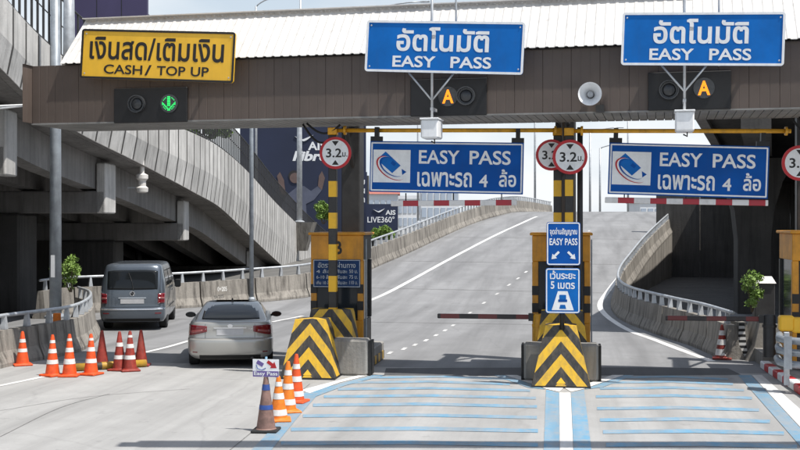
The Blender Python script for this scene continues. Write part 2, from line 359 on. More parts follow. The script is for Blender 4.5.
# ---------------------------------------------------------------- lettering
from mathutils.geometry import tessellate_polygon, intersect_point_tri_2d
_tc = {}
def _area(p): return sum(p[i].x*p[(i+1)%len(p)].y - p[(i+1)%len(p)].x*p[i].y for i in range(len(p)))/2
def _inside(q, p):
    c = False; j = len(p)-1
    for i in range(len(p)):
        if (p[i].y > q.y) != (p[j].y > q.y) and q.x < (p[j].x-p[i].x)*(q.y-p[i].y)/(p[j].y-p[i].y)+p[i].x: c = not c
        j = i
    return c
def text_geo(s, bold):
    key = (s, bold)
    if key in _tc: return _tc[key]
    c = bpy.data.curves.new('lettering', 'FONT'); c.body = s
    o = bpy.data.objects.new('lettering', c); COL.objects.link(o)
    dg = bpy.context.evaluated_depsgraph_get(); dg.update()
    cu_ = o.to_curve(dg); loops = []
    for sp in cu_.splines:
        pts = []; bp = sp.bezier_points; n = len(bp)
        for i in range(n):
            p0, h0, h1, p1 = bp[i].co, bp[i].handle_right, bp[(i+1)%n].handle_left, bp[(i+1)%n].co
            straight = (h0-p0).cross(p1-p0).length < 1e-5 and (h1-p0).cross(p1-p0).length < 1e-5
            for k in range(1 if straight else 4):
                t = k/4; pts.append(p0*(1-t)**3 + h0*3*t*(1-t)**2 + h1*3*t*t*(1-t) + p1*t**3)
        q = []
        for p in pts:
            if not q or (p-q[-1]).length > 1e-4: q.append(Vector((p.x, p.y, 0)))
        if len(q) > 2 and (q[0]-q[-1]).length < 1e-4: q.pop()
        if len(q) > 2: loops.append(q)
    o.to_curve_clear(); bpy.data.objects.remove(o); bpy.data.curves.remove(c)
    outs = [p for p in loops if not any(q is not p and _area(q)*_area(p) < 0 and abs(_area(q)) > abs(_area(p)) and _inside(p[0], q) for q in loops)]
    holes = [p for p in loops if not any(p is q for q in outs)]
    vs = []; fs = []
    for p in outs:
        hs = [h for h in holes if _inside(h[0], p) and not any(q is not p and _inside(h[0], q) and abs(_area(q)) < abs(_area(p)) for q in outs)]
        grp = [p] + hs; o0 = len(vs)
        for l in grp: vs += l
        for t in tessellate_polygon(grp): fs.append([i+o0 for i in t])
        for l in grp:
            n = len(l); o1 = len(vs); sl2 = 1 if _area(l) > 0 else -1
            sd = sl2 if l is p else -sl2
            for i in range(n):
                a, b_, d = l[i-1], l[i], l[(i+1) % n]
                e1 = (b_-a).normalized(); e2 = (d-b_).normalized(); n1 = Vector((e1.y,-e1.x,0)); n2 = Vector((e2.y,-e2.x,0))
                m = (n1+n2); ml = m.length
                m = m/ml*min(1.6, 1/max(0.3, ml/2)) if ml > 0.1 else n1
                vs += [b_.copy(), b_ + m*bold*sd]
            for i in range(n): fs.append([o1+2*i, o1+2*((i+1) % n), o1+2*((i+1) % n)+1, o1+2*i+1])
    x0 = min(v.x for v in vs); x1 = max(v.x for v in vs); y0 = min(v.y for v in vs); y1 = max(v.y for v in vs)
    vs = [((v.x-x0)/(x1-x0)-0.5, (v.y-y0)/(y1-y0)-0.5, 0) for v in vs]
    _tc[key] = (vs, fs); return _tc[key]
def letters(s, cx, cz, wd, ht, y, mat, parent, bold=0.02, slant=0.0, name='lettering'):
    vs, fs = text_geo(s, bold); b = MB()
    b.add([(cx + v[0]*wd + slant*v[1]*ht, y - 0.0015 - v[2]*0.0012, cz + v[1]*ht) for v in vs], fs)
    return b.build(name, mat, parent)

# ================================================================ THE SETTING
gb = MB(); gb.add([(-900,-300,-0.06),(900,-300,-0.06),(900,1500,-0.06),(-900,1500,-0.06)], [(0,1,2,3)])
tag(gb.build('ground', M['ground']), 'bare grey ground around the toll plaza', 'ground', kind='structure')

# edges of the carriageway (photo pixels of the barrier feet turned into places on the road)
LEFT_FAR_PX = [(40,319),(58,315),(80,313),(120,311),(177,308),(240,303),(308,296),(340,284),(367,269),(395,257),(415,248),(447,233),(477,221),(498,215)]
left_far = [G(*p) for p in LEFT_FAR_PX]
e = left_far[-1]; left_far += [Vector((e.x+1.2, e.y+12, hz(e.y+12))), Vector((e.x+3.6, e.y+26, hz(e.y+26)))]
left_near = [G(*p) for p in [(-70,384),(0,366),(44,357.5),(67,352.5),(82,345),(90,336),(89,328),(78,322)]]
RIGHT_PX = [(733,360),(704,347),(679,339),(653,330),(634,322.5),(622,314),(618,305),(621,293),(630,279),(645,258),(662,239),(677,224),(688,214)]
right_edge = [G(*p) for p in RIGHT_PX]
e = right_edge[-1]; right_edge += [Vector((e.x+1.9, e.y+12, hz(e.y+12))), Vector((e.x+4.4, e.y+26, hz(e.y+26)))]
def interp(path, Y):
    for a, b in zip(path, path[1:]):
        lo, hi = (a, b) if a.y <= b.y else (b, a)
        if lo.y <= Y <= hi.y and hi.y - lo.y > 1e-6:
            t = (Y - lo.y) / (hi.y - lo.y); return lo.x + (hi.x - lo.x) * t
    return None
def edgeL(Y):
    if Y < 39: return -24.0
    x = interp(left_far[4:], Y)
    return (x if x is not None else (-24.0 if Y < 60 else left_far[-1].x)) - 0.12
def edgeR(Y):
    if Y < 42.5: return 9.0 if Y < 42 else 3.0
    x = interp(right_edge[6:], Y)
    return (x if x is not None else (2.2 if Y < 60 else right_edge[-1].x)) + 0.12
slab = MB()
YS = 25.1
slab.add([(-26,-25,0),(26,-25,0),(26,YS,0),(-26,YS,0)], [(0,1,2,3)])
road = tag(slab.build('toll_plaza_road', M['slab']), 'pale concrete road of the toll plaza', 'road', kind='structure')
rp = MB(); rows = [YS + i*0.5 for i in range(int((left_far[-1].y - YS)/0.5))]
nx = 8; vs = []; fs = []
for Y in rows:
    a, b = edgeL(Y), edgeR(Y)
    for k in range(nx+1): vs.append((a+(b-a)*k/nx, Y, hz(Y)))
for i in range(len(rows)-1):
    for k in range(nx): fs.append((i*(nx+1)+k, i*(nx+1)+k+1, (i+1)*(nx+1)+k+1, (i+1)*(nx+1)+k))
rp.add(vs, fs)
ramp = tag(rp.build('ramp_road', M['asphalt']), 'grey asphalt ramp climbing away from the toll plaza', 'road', kind='structure')

def resample(pts, step):
    out = [pts[0].copy()]; acc = 0
    for a, b in zip(pts, pts[1:]):
        n = max(1, int(math.ceil((b-a).length/step)))
        for k in range(1, n+1): out.append(a + (b-a)*(k/n))
    return out
def smooth_path(pts, n=6):
    out = []
    P = [pts[0]*2-pts[1]] + pts + [pts[-1]*2-pts[-2]]
    for i in range(1, len(P)-2):
        for k in range(n):
            t = k/n; a, b, c, d = P[i-1], P[i], P[i+1], P[i+2]
            out.append(0.5*((2*b) + (-a+c)*t + (2*a-5*b+4*c-d)*t*t + (-a+3*b-3*c+d)*t**3))
    out.append(pts[-1]); return out
def ribbon(pts, wid, mat, parent, lift=0.006, name='lane_line', smooth=True):
    pts = [Vector((p.x, p.y, 0)) for p in pts]
    if smooth and len(pts) > 2: pts = smooth_path(pts)
    pts = resample(pts, 0.5); b = MB(); vs = []; fs = []
    for i, p in enumerate(pts):
        t = (pts[min(i+1,len(pts)-1)] - pts[max(i-1,0)]).normalized(); nrm = Vector((t.y, -t.x, 0))
        ww = wid if not callable(wid) else wid(i/(len(pts)-1))
        for q in (p - nrm*ww/2, p + nrm*ww/2): vs.append((q.x, q.y, hz(q.y)+lift))
    for i in range(len(pts)-1): fs.append((2*i, 2*i+1, 2*i+3, 2*i+2))
    b.add(vs, fs); return b.build(name, mat, parent)
def patch(px, mat, parent, lift=0.006, name='lane_stripe'):
    b = MB(); b.poly([(q.x, q.y, q.z+lift) for q in (G(*p) for p in px)]); return b.build(name, mat, parent)
# white lines of the left lanes and of the ramp
ribbon([G(-40,394), G(0,386), G(46,376.5)], 0.14, M['line_w'], road)
ribbon([G(143,353), G(168,347), G(192,340)], 0.14, M['line_w'], ramp)
ribbon([G(272,322), G(303,316)], 0.15, M['line_w'], ramp)
ribbon([G(350,307), G(365,302.5), G(410,281), G(450,259), G(490,238), G(520,224), G(537,216.5)], 0.2, M['line_w'], ramp)
ribbon([G(712,361.5), G(682,350.5), G(657,341), G(628,330), G(606,315.5), G(600,305), G(606,294), G(620,276), G(640,252), G(663,229), G(682,214)], 0.2, M['line_w'], ramp)
dash = [(374,358),(390,353),(404,349),(415,345),(426,340.5),(436,335.5),(445,330.5),(453,325.5),(470,313),(484,303),(497,294),(509,285),(518,278.5),(526,272),(534,265.5),(546,257),(558,249),(570,242),(580,236),(589,231)]
for (x, y) in dash:
    a = G(x, y); d = (G(x+5, y-3.6) - a).normalized() if y > 240 else Vector((0.14,1,0)).normalized()
    ribbon([a - d*0.27, a + d*0.27], 0.10, M['line_dash'], ramp, name='lane_dash', smooth=False)
# toll lane stripes
for y, xl, xr in [(378.5,372,515),(383.5,350,510),(390,338,530),(397.5,324,536),(406,313,537),(417,303,537),(430.5,291,538),(444.5,281,538)]:
    t = 1.0 + (y-378)*0.016
    patch([(xl,y-t-0.6),((xl+xr)/2,y-t-1.6),(xr,y-t+0.9),(xr,y+t+0.9),((xl+xr)/2,y+t-1.6),(xl,y+t-0.6)], M['line_b'], road)
for y, xl, xr in [(378.5,618,728),(383.5,612,733),(389.5,600,744),(397.5,596,752),(409.5,597,759),(421,600,770),(433,603,784),(446,606,797)]:
    t = 1.0 + (y-378)*0.016
    patch([(xl,y-t-0.6),((xl+xr)/2,y-t-1.6),(xr,y-t+0.9),(xr,y+t+0.9),((xl+xr)/2,y+t-1.6),(xl,y+t-0.6)], M['line_b'], road)
patch([(559.5,393),(570.5,393),(574,470),(560,470)], M['line_w'], road, name='lane_line')
patch([(546,390),(559,393),(559.5,470),(543,470)], M['line_b'], road, name='lane_line')
patch([(571,393),(584,390),(594,470),(574.5,470)], M['line_b'], road, name='lane_line')
patch([(559,392.4),(546,389.4),(505,375.5),(517,375.5),(540,384),(564,388)], M['line_w'], road, 0.010, 'lane_line')
patch([(571,392.4),(564,388),(588,384),(612,375.5),(624,375.5),(584,389.4)], M['line_w'], road, 0.010, 'lane_line')
patch([(546,389.8),(528,388),(494,375.5),(504.5,375.5)], M['line_b'], road, 0.008, 'lane_line')
patch([(584,389.8),(602,388),(634,375.5),(624.5,375.5)], M['line_b'], road, 0.008, 'lane_line')
patch([(738,375.5),(751,375.5),(806,435),(838,470),(820,470),(790,435)], M['line_b'], road, 0.008, 'lane_line')
patch([(752,375.5),(762,375.5),(828,435),(866,470),(839,470),(807,435)], M['line_w'], road, 0.008, 'lane_line')
patch([(232,470),(256,470),(280,440),(301,414),(316,397),(345,386),(385,375.5),(374,375.5),(340,384),(305,393),(290,408),(262,440)], M['line_b'], road, 0.008, 'lane_line')
patch([(310,393.5),(300,391),(330,383),(362,375),(372,375),(340,383)], M['line_w'], road, 0.010, 'lane_line')
M['patch'] = road_mat('canopy_shadow_strip', (0.12, 0.12, 0.123))  # dark strip painted on the road to deepen the canopy's shadow
patch([(386,368.6),(440,368.2),(528,367.8),(528,376.2),(450,375.6),(384,375.4)], M['patch'], road, 0.004, 'shadow_strip')
patch([(598,367.4),(660,367.8),(728,368.6),(741,375.0),(680,375.4),(598,375.6)], M['patch'], road, 0.004, 'shadow_strip')
# joints of the concrete slabs, sealed with dark mastic
M['seal'] = paint('joint_sealant', (0.17, 0.165, 0.16), 0.8, 0, 0.4, 7)
for px in ([(228,452),(262,424),(310,384)], [(0,437),(60,408),(110,394)], [(0,411),(90,397),(190,389)]):
    ribbon([G(*p) for p in px], 0.014, M['seal'], road, 0.005, 'slab_joint')
for Y in (36.2, 47.0, 55.5, 66.0): ribbon([Vector((edgeL(Y)+0.5,Y+0.6,0)), Vector((edgeR(Y)-0.5,Y-0.4,0))], 0.05, M['seal'], ramp, 0.005, 'slab_joint', False)

# ---------------------------------------------------------------- concrete barriers with a rail
JP = [(-0.27,0),(-0.27,0.08),(-0.15,0.34),(-0.095,1.0),(0.095,1.0),(0.15,0.34),(0.27,0.08),(0.27,0)]
def barrier(name, label, path, hgt, seglen=2.0, railh=0.28, foot=None, group=None, rail_r=0.045):
    t = thing(name, label, 'barrier', path[0], 0, group); org = path[0]
    pts = smooth_path(path, 10)
    d = [0]
    for a, b in zip(pts, pts[1:]): d.append(d[-1] + (b-a).length)
    def at(s):
        s = max(0, min(d[-1], s))
        for i in range(len(d)-1):
            if d[i+1] >= s:
                k = (s-d[i])/max(1e-6, d[i+1]-d[i]); return pts[i].lerp(pts[i+1], k)
        return pts[-1]
    n = max(1, round(d[-1]/seglen)); sl_ = d[-1]/n
    for i in range(n):
        b = MB(); rings = []; mm = 4
        for k in range(mm+1):
            s = i*sl_ + 0.03 + (sl_-0.06)*k/mm
            p = at(s) - org; tg = (at(s+0.15)-at(s-0.15)); tg.z = 0; tg.normalize(); nr = Vector((tg.y,-tg.x,0))
            h0 = 0 if foot is None else min(0, foot - (p.z+org.z))
            hh = hgt + random.uniform(-0.008, 0.008) if k == 0 else hh
            rings.append([p + nr*q[0] + Vector((0,0, (q[1]*hh if q[1] in (1.0,) else (q[1] if q[1] > 0 else h0)))) for q in JP])
        vs = [v for r_ in rings for v in r_]; m_ = len(JP); fs = [list(range(m_)), list(range(mm*m_+m_-1, mm*m_-1, -1))]
        for k in range(mm):
            for q in range(m_): fs.append((k*m_+q, (k+1)*m_+q, (k+1)*m_+(q+1)%m_, k*m_+(q+1)%m_))
        b.add(vs, fs); b.build('barrier_segment', M['jersey'], t)
    k = 0; s = 0.5
    while s < d[-1]:
        p = at(s) - org; tg = at(s+0.15)-at(s-0.15); a = math.atan2(tg.y, tg.x)
        b = MB(); b.frus((-0.07,0.07,-0.06,0.06), (-0.028,0.028,-0.045,0.045), 0, railh+0.02)
        b.build('rail_post', M['galv'], t, loc=p + Vector((0,0,hgt)), rot=(0,0,a)); s += 0.85
    rl = [at(d[-1]*i/(n*4)) - org + Vector((0,0,hgt+railh+0.03)) for i in range(n*4+1)]
    MB().tube(rl, rail_r, 8).build('rail', M['galv'], t, True)
    return t
barrier('concrete_barrier', 'near left concrete barrier with steel rail, curling in beside the lamp post', left_near, 0.80)
q = W(57, 318, 28.3); dl = thing('delineator', 'small orange reflector box on the rail of the near left barrier', 'reflector', q, 0.3)
MB().bevbox(-0.09,0.09,-0.06,0.06,-0.09,0.12,0.015).build('reflector_box', M['cone_yo'], dl)
MB().box(-0.02,0.02,0.061,0.10,-0.06,0.06).build('clip', M['galv'], dl)
barrier('concrete_barrier', 'long left concrete barrier with rail running behind the van and up the ramp', left_far, 0.92, 2.4, 0.32)
barrier('concrete_barrier', 'right concrete barrier with rail bending up the ramp beside the dark underpass', right_edge, 0.80, 2.0, 0.26)

q = G(220,305.3); q2 = G(230,304.3); tg = (q2-q).normalized()
bl_ = [o for o in bpy.data.objects if o.get('label','').startswith('long left')][0]
mk = letters('0+205', 0, 0, 0.42, 0.17, 0, paint('stencil_white', (0.7,0.69,0.66)), bl_, 0.02, 0, 'stencil_number')
mk.location = q + Vector((tg.y,-tg.x,0))*0.152 + Vector((0,0,0.62)) - left_far[0]; mk.rotation_euler = (R(-5), 0, math.atan2(tg.y, tg.x))
# retaining wall of the ramp, right side: stands under the barrier
rw = thing('retaining_wall', 'stained retaining wall under the right edge of the ramp', 'wall', right_edge[6])
pp = resample(smooth_path(right_edge[6:], 6), 2.6); o0 = right_edge[6]
for a, b_ in zip(pp, pp[1:]):
    tg = (b_-a).normalized(); nr = Vector((tg.y,-tg.x,0)).normalized()
    a2 = a + tg*0.015; b2 = b_ - tg*0.015
    if max(a.z, b_.z) < 0.05: continue
    q = MB(); vs = []
    for p in (a2, b2):
        for off in (-0.1, 0.25):
            vs += [(p + nr*off - o0)[:2] + (-0.1-o0.z,), (p + nr*off - o0)[:2] + (p.z-0.012-o0.z,)]
    q.add(vs, [(0,1,3,2),(4,6,7,5),(0,4,5,1),(2,3,7,6),(1,5,7,3),(0,2,6,4)])
    q.build('wall_panel', M['jersey'], rw)
lw = thing('retaining_wall', 'retaining wall under the left edge of the ramp', 'wall', left_far[6])
pp = resample(smooth_path(left_far[6:], 6), 2.6); o0 = left_far[6]
for a, b_ in zip(pp, pp[1:]):
    tg = (b_-a).normalized(); nr = Vector((tg.y,-tg.x,0)).normalized()
    if max(a.z, b_.z) < 0.05: continue
    q = MB(); vs = []
    for p in (a+tg*0.015, b_-tg*0.015):
        for off in (0.1, -0.25):
            vs += [(p + nr*off - o0)[:2] + (-0.1-o0.z,), (p + nr*off - o0)[:2] + (p.z-0.012-o0.z,)]
    q.add(vs, [(0,1,3,2),(4,6,7,5),(0,4,5,1),(2,3,7,6),(1,5,7,3),(0,2,6,4)])
    q.build('wall_panel', M['jersey'], lw)

# ---------------------------------------------------------------- left flyover
FLY = [(-150,-170,-70,19),(-70,-84,0,23),(0,-8,65,27),(32,28,97,30),(60,54,118,33),(88,76,136.5,36),(145,113,165,42),(195,134,192,49),(222,149,208,57),(249,173,234,68),(279,206,262,84),(311,236,290,106),(345,262,300,135)]
edge_t = [W(x, yt, d) for x, yt, yb, d in FLY]; edge_b = [W(x, yb, d) for x, yt, yb, d in FLY]
ET = smooth_path(edge_t, 8); EB = smooth_path(edge_b, 8)
fd = [0]
for a, b_ in zip(ET, ET[1:]): fd.append(fd[-1] + math.hypot(b_.x-a.x, b_.y-a.y))
def fly(s):
    s = max(0, min(fd[-1], s))
    for i in range(len(fd)-1):
        if fd[i+1] >= s:
            k = (s-fd[i])/max(1e-6, fd[i+1]-fd[i]); return ET[i].lerp(ET[i+1], k), EB[i].lerp(EB[i+1], k)
    return ET[-1], EB[-1]
def flydir(s):
    t_ = fly(s+0.4)[0] - fly(s-0.4)[0]; t_.z = 0; t_.normalize(); return t_, Vector((-t_.y, t_.x, 0))   # along, to the left
FO = Vector((fly(0)[0].x, fly(0)[0].y, 0))
fl = thing('flyover', 'curved concrete flyover with streaked parapet panels descending behind the canopy', 'flyover', FO)
PL = 1.3; npan = int(fd[-1]/PL)
for i in range(npan):
    b = MB(); vs = []
    for s in (i*PL + 0.05, (i+1)*PL - 0.05):
        T, B = fly(s); al, lf = flydir(s); h = T.z - B.z
        mid = B.z + h*0.45
        prof = [(0.0, T.z), (0.0, mid), (0.16, B.z), (0.9, B.z+0.06), (0.24, mid+0.05), (0.24, T.z)]
        vs += [Vector((T.x, T.y, 0)) + lf*q[0] + Vector((0,0,q[1])) - FO for q in prof]
    n = 6; b.add(vs, [list(range(n)), list(range(2*n-1, n-1, -1))] + [(k, k+n, (k+1)%n+n, (k+1)%n) for k in range(n)])
    b.build('parapet_panel', M['wall'], fl)
for i in range(1, npan):
    b = MB(); vs = []
    for s in (i*PL - 0.065, i*PL + 0.065):
        T, B = fly(s); al, lf = flydir(s); h = T.z - B.z; mid = B.z + h*0.45
        vs += [Vector((T.x, T.y, 0)) + lf*q[0] + Vector((0,0,q[1])) - FO for q in [(-0.006, T.z-0.03), (-0.006, mid), (0.154, B.z+0.01), (0.2, B.z+0.05), (0.1, mid), (0.1, T.z-0.03)]]
    n = 6; b.add(vs, [list(range(n)), list(range(2*n-1, n-1, -1))] + [(k, k+n, (k+1)%n+n, (k+1)%n) for k in range(n)])
    b.build('joint_seal', M['dark_conc'], fl)
def fly_strip(o0, o1, z0, z1, mat, name, s0=0, s1=None, step=1.5):
    s1 = s1 or fd[-1]; b = MB(); n = max(1, int((s1-s0)/step)); vs = []; fs = []
    for i in range(n+1):
        s = s0 + (s1-s0)*i/n; T, B = fly(s); al, lf = flydir(s); p = Vector((T.x, T.y, 0)) - FO
        vs += [p + lf*o + Vector((0,0,B.z+z)) for o, z in ((o0,z0),(o1,z0),(o1,z1),(o0,z1))]
    for i in range(n):
        for k in range(4): fs.append((i*4+k, (i+1)*4+k, (i+1)*4+(k+1)%4, i*4+(k+1)%4))
    fs += [(0,1,2,3), (n*4+3, n*4+2, n*4+1, n*4)]
    b.add(vs, fs); return b.build(name, mat, fl)
WID = 9.4
fly_strip(0.26, WID, -0.04, 0.28, M['struct'], 'deck')
fly_strip(WID-0.25, WID, 0.29, 1.4, M['struct'], 'parapet')
for o in (1.1, 3.3, 5.5, 7.7): fly_strip(o, o+0.6, -1.15, -0.05, M['struct'], 'girder')
fly_strip(0.05, 0.34, -0.02, 0.0, M['struct'], 'drip_edge', step=1.0)
def fly_at_x(px):           # run length where the lip is seen at a photo column
    best = min(range(len(ET)), key=lambda i: abs((400 + F*((ET[i]-CAMP).dot(RGT))/((ET[i]-CAMP).dot(FWD))) - px)); return fd[best]
for px in (-95, 40, 132, 203, 262):
    s = fly_at_x(px); T, B = fly(s); al, lf = flydir(s)
    lf2 = (lf*0.93 + Vector((-al.x,-al.y,0))*0.0).normalized()
    p = Vector((T.x, T.y, B.z)) - FO; a = math.atan2(al.y, al.x)
    pier = bpy.data.objects.new('pier', None); COL.objects.link(pier); pier.parent = fl; pier.location = p; pier.rotation_euler = (0,0,a)
    b = MB(); b.bevbox(-0.55,0.55, 0.75, WID-0.6, -1.95, -1.17, 0.04); b.build('pier_cap', M['struct'], pier)
    b = MB(); b.bevbox(-0.55,0.55, 0.72, 1.06, -1.955, -0.2, 0.04); b.build('end_block', M['wall'], pier)
    b = MB(); b.bevbox(-0.8,0.8, 3.7, 6.4, -B.z, -1.96, 0.08); b.build('column', M['dark_conc'], pier)
    for o in (1.4, 3.6, 5.8, 8.0): MB().box(-0.3,0.3,o-0.25,o+0.25,-1.168,-1.152).build('bearing', M['rubber'], pier)
# wall closing the space below the flyover, coloured dark for the shade there
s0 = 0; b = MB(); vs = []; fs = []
bw = thing('abutment_wall', 'wall closing the space under the flyover, shade put into its colour', 'wall', FO)
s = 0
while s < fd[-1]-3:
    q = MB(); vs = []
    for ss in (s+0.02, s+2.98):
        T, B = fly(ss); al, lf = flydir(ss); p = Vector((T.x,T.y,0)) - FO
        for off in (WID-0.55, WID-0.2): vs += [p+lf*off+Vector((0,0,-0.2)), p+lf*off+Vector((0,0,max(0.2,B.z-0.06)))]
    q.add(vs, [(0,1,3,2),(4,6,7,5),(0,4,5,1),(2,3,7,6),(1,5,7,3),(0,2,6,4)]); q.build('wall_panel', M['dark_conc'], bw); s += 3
# steel fence along the parapet
fe = thing('flyover_fence', 'tall dark steel fence along the flyover parapet', 'fence', FO)
FH = 1.75; s = 0.3
while s < fd[-1]-1:
    T, B = fly(s); al, lf = flydir(s); p = Vector((T.x,T.y,T.z)) + lf*0.12 - FO; hh = FH if s < fd[-1]*0.8 else FH*0.9
    MB().box(-0.022,0.022,-0.03,0.03,0,FH).build('fence_post', M['dark_steel'], fe, loc=p, rot=(0,0,math.atan2(al.y,al.x))); s += 0.62
for h, r_ in ((FH, 0.035), (0.12, 0.025), (FH*0.55, 0.018)):
    MB().tube([fly(i)[0] + flydir(i)[1]*0.12 + Vector((0,0,h)) - FO for i in [fd[-1]*k/90 for k in range(91)]], r_, 6).build('fence_rail', M['dark_steel'], fe)
# white drain pipe on the near pier
s = fly_at_x(143); T, B = fly(s); dp = W(142, 193, 42.3)
dr = thing('drain_pipe', 'white bulging drain pipe fitting hanging from the flyover edge', 'pipe', dp); dr.scale = (0.72,0.72,0.85)
MB().lathe([(0.16,0),(0.30,0.05),(0.32,0.22),(0.2,0.30),(0.2,0.52),(0.31,0.62),(0.31,0.78),(0.12,0.86),(0.12,1.45)], 16).build('pipe_body', M['roof'], dr, 40)
MB().box(-0.75,-0.2,-0.04,0.04,0.2,0.26).build('bracket', M['galv'], dr)

# ---------------------------------------------------------------- right overpass and the dark space below it
OV = [(2.3,33.2,6.35),(4.2,44,6.1),(7.2,66,5.5),(12.6,98,4.95),(18,126,4.8)]
ov = thing('overpass', 'dark concrete overpass above the right side of the ramp', 'overpass', (OV[0][0], OV[0][1], 0)); oo = Vector((OV[0][0], OV[0][1], 0))
op = resample([Vector(p) for p in OV], 3.0)
def ov_strip(o0, o1, z0, z1, name, mat, absz=False):
    b = MB(); vs = []; fs = []
    for i, p in enumerate(op):
        t_ = op[min(i+1,len(op)-1)] - op[max(i-1,0)]; t_.z = 0; t_.normalize(); r_ = Vector((t_.y,-t_.x,0))
        q = Vector((p.x,p.y,0)) - oo
        vs += [q + r_*o + Vector((0,0,(z if absz and z < 1 else p.z+z))) for o, z in ((o0,z0),(o1,z0),(o1,z1),(o0,z1))]
    n = len(op)-1
    for i in range(n):
        for k in range(4): fs.append((i*4+k, (i+1)*4+k, (i+1)*4+(k+1)%4, i*4+(k+1)%4))
    fs += [(0,1,2,3), (n*4+3, n*4+2, n*4+1, n*4)]
    b.add(vs, fs); return b.build(name, mat, ov)
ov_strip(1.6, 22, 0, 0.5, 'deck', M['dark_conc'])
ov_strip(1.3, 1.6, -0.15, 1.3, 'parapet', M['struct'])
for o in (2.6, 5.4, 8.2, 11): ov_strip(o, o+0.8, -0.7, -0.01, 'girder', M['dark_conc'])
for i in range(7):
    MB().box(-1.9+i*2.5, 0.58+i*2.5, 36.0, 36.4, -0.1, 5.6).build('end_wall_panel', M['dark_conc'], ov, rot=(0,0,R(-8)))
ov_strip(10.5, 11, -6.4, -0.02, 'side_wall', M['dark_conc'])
ug = MB(); ug.add([(2.5,31,-0.02),(24,31,-0.02),(30,75,-0.02),(7,75,-0.02),(2.3,44,-0.02)], [(0,1,2,3,4)])  # ground sheet given a dark colour in place of overpass shade
tag(ug.build('underpass_ground', M['dark_conc']), 'ground under the right overpass, coloured dark for its shade', 'ground', kind='structure')
# flared pier
fp = W(752, 296, 40.0); fp.z = 0
pi_ = MB(); 
prof = [(0,0.55),(2.6,0.55),(3.6,0.66),(4.6,0.95),(5.4,1.45)]
for (z0,r0),(z1,r1) in zip(prof, prof[1:]): pi_.frus((-r0,r0,-0.5,0.5),(-r1,r1,-0.5,0.5), z0, z1)
pl = pi_.build('flared_pier', M['dark_conc'], None, loc=fp); tag(pl, 'grey flared concrete pier holding the right overpass', 'pier')

# ================================================================ TOLL CANOPY
PHI = math.atan(263/F) - YAW                     # the canopy stands a little askew to the lanes
CO = W(563, HY, 22.8); CO.z = 0
GX = Vector((math.cos(PHI), -math.sin(PHI), 0)); GN = Vector((math.sin(PHI), math.cos(PHI), 0))
def C(x, y, off=0.0):                            # (along, height) in the canopy's own frame, off metres behind its front
    r = ray(x, y); p0 = CO + GN*off; d = (p0 - CAMP).dot(GN) / r.dot(GN); p = CAMP + r*d
    return (p - CO).dot(GX), p.z
uL = C(32,100)[0]; uR = 8.6
zb = C(563,112.2)[1]; zt = C(563,48.5)[1]; DEP = 2.0
cp = thing('toll_canopy', 'long toll canopy with brown panelled fascia and white pitched metal roof', 'canopy', CO, -PHI)
npn = 36; pw = (uR-uL)/npn
def rib_panel(w_, h_):
    b = MB(); xs = [0.0]; ys = [0.012]
    k = 3; seg = w_/k
    outl = [(0.002,0.005),(0.007,0.0)]
    for i in range(1, k): outl += [(i*seg-0.010,0.0),(i*seg-0.005,0.003),(i*seg+0.005,0.003),(i*seg+0.010,0.0)]
    outl += [(w_-0.007,0.0),(w_-0.002,0.005)]
    n = len(outl); vs = [(x,y,0) for x,y in outl] + [(x,y,h_) for x,y in outl] + [(w_-0.004,0.03,0),(0.004,0.03,0),(w_-0.004,0.03,h_),(0.004,0.03,h_)]
    fs = [(i,i+1,n+i+1,n+i) for i in range(n-1)] + [list(range(n))+[2*n,2*n+1], [n+i for i in range(n-1,-1,-1)]+[2*n+3,2*n+2]]
    b.add(vs, fs); return b
pm = rib_panel(pw, zt-zb).mesh('fascia_panel', M['fascia'])
for i in range(npn): link('fascia_panel', pm, cp, loc=(uL+i*pw, 0, zb))
for i in range(4): link('fascia_panel', pm, cp, loc=(uL-0.002, DEP-0.02-i*(pw+0.04), zb), rot=(0,0,R(-90))).scale = (1,1,1)
for i in range(npn): link('fascia_panel', pm, cp, loc=(uL+(i+1)*pw, DEP, zb), rot=(0,0,R(180)))
MB().box(uL+0.03,uR,0.04,DEP-0.04,zb+0.12,zt-0.02).build('canopy_frame', M['dark_steel'], cp)
MB().box(uL-0.01,uR,-0.02,0.03,zb-0.035,zb-0.002).build('bottom_trim', M['soffit'], cp)
# slatted soffit (slats too fine to pick apart)
sb = MB(); u = uL+0.02
while u < uR:
    sb.box(u, u+0.155, 0.032, DEP-0.03, zb-0.03, zb-0.004 - random.uniform(0,0.003)); u += 0.17
sb.box(uL+0.02, uR, 0.04, DEP-0.04, zb+0.0, zb+0.02)
tag(sb.build('soffit_slats', M['soffit'], cp), kind='stuff')
# pitched roof: corrugated sheets in two slopes
rz0 = C(60,63.5,-0.12)[1]; rz1 = C(82,21.5,1.0)[1]
ur0 = C(60,63,-0.12)[0]; sw = 0.95; u = ur0
def sheet(w_, run, rise):
    b = MB(); pr = []; nc = 5; pc = w_/nc
    for i in range(nc): pr += [(i*pc, 0), (i*pc+pc*0.55, 0), (i*pc+pc*0.66, 0.016), (i*pc+pc*0.88, 0.016)]
    pr.append((w_, 0)); n = len(pr)
    vs = [(x, 0, z) for x, z in pr] + [(x, run, rise+z) for x, z in pr] + [(x, 0, z-0.012) for x, z in pr] + [(x, run, rise+z-0.012) for x, z in pr]
    fs = [(i,i+1,n+i+1,n+i) for i in range(n-1)] + [(2*n+i,3*n+i,3*n+i+1,2*n+i+1) for i in range(n-1)] + [(i,2*n+i,2*n+i+1,i+1) for i in range(n-1)] + [(n+i,n+i+1,3*n+i+1,3*n+i) for i in range(n-1)]
    b.add(vs, fs); return b
sm_ = sheet(sw, 1.12, rz1-rz0).mesh('roof_sheet', M['roof'])
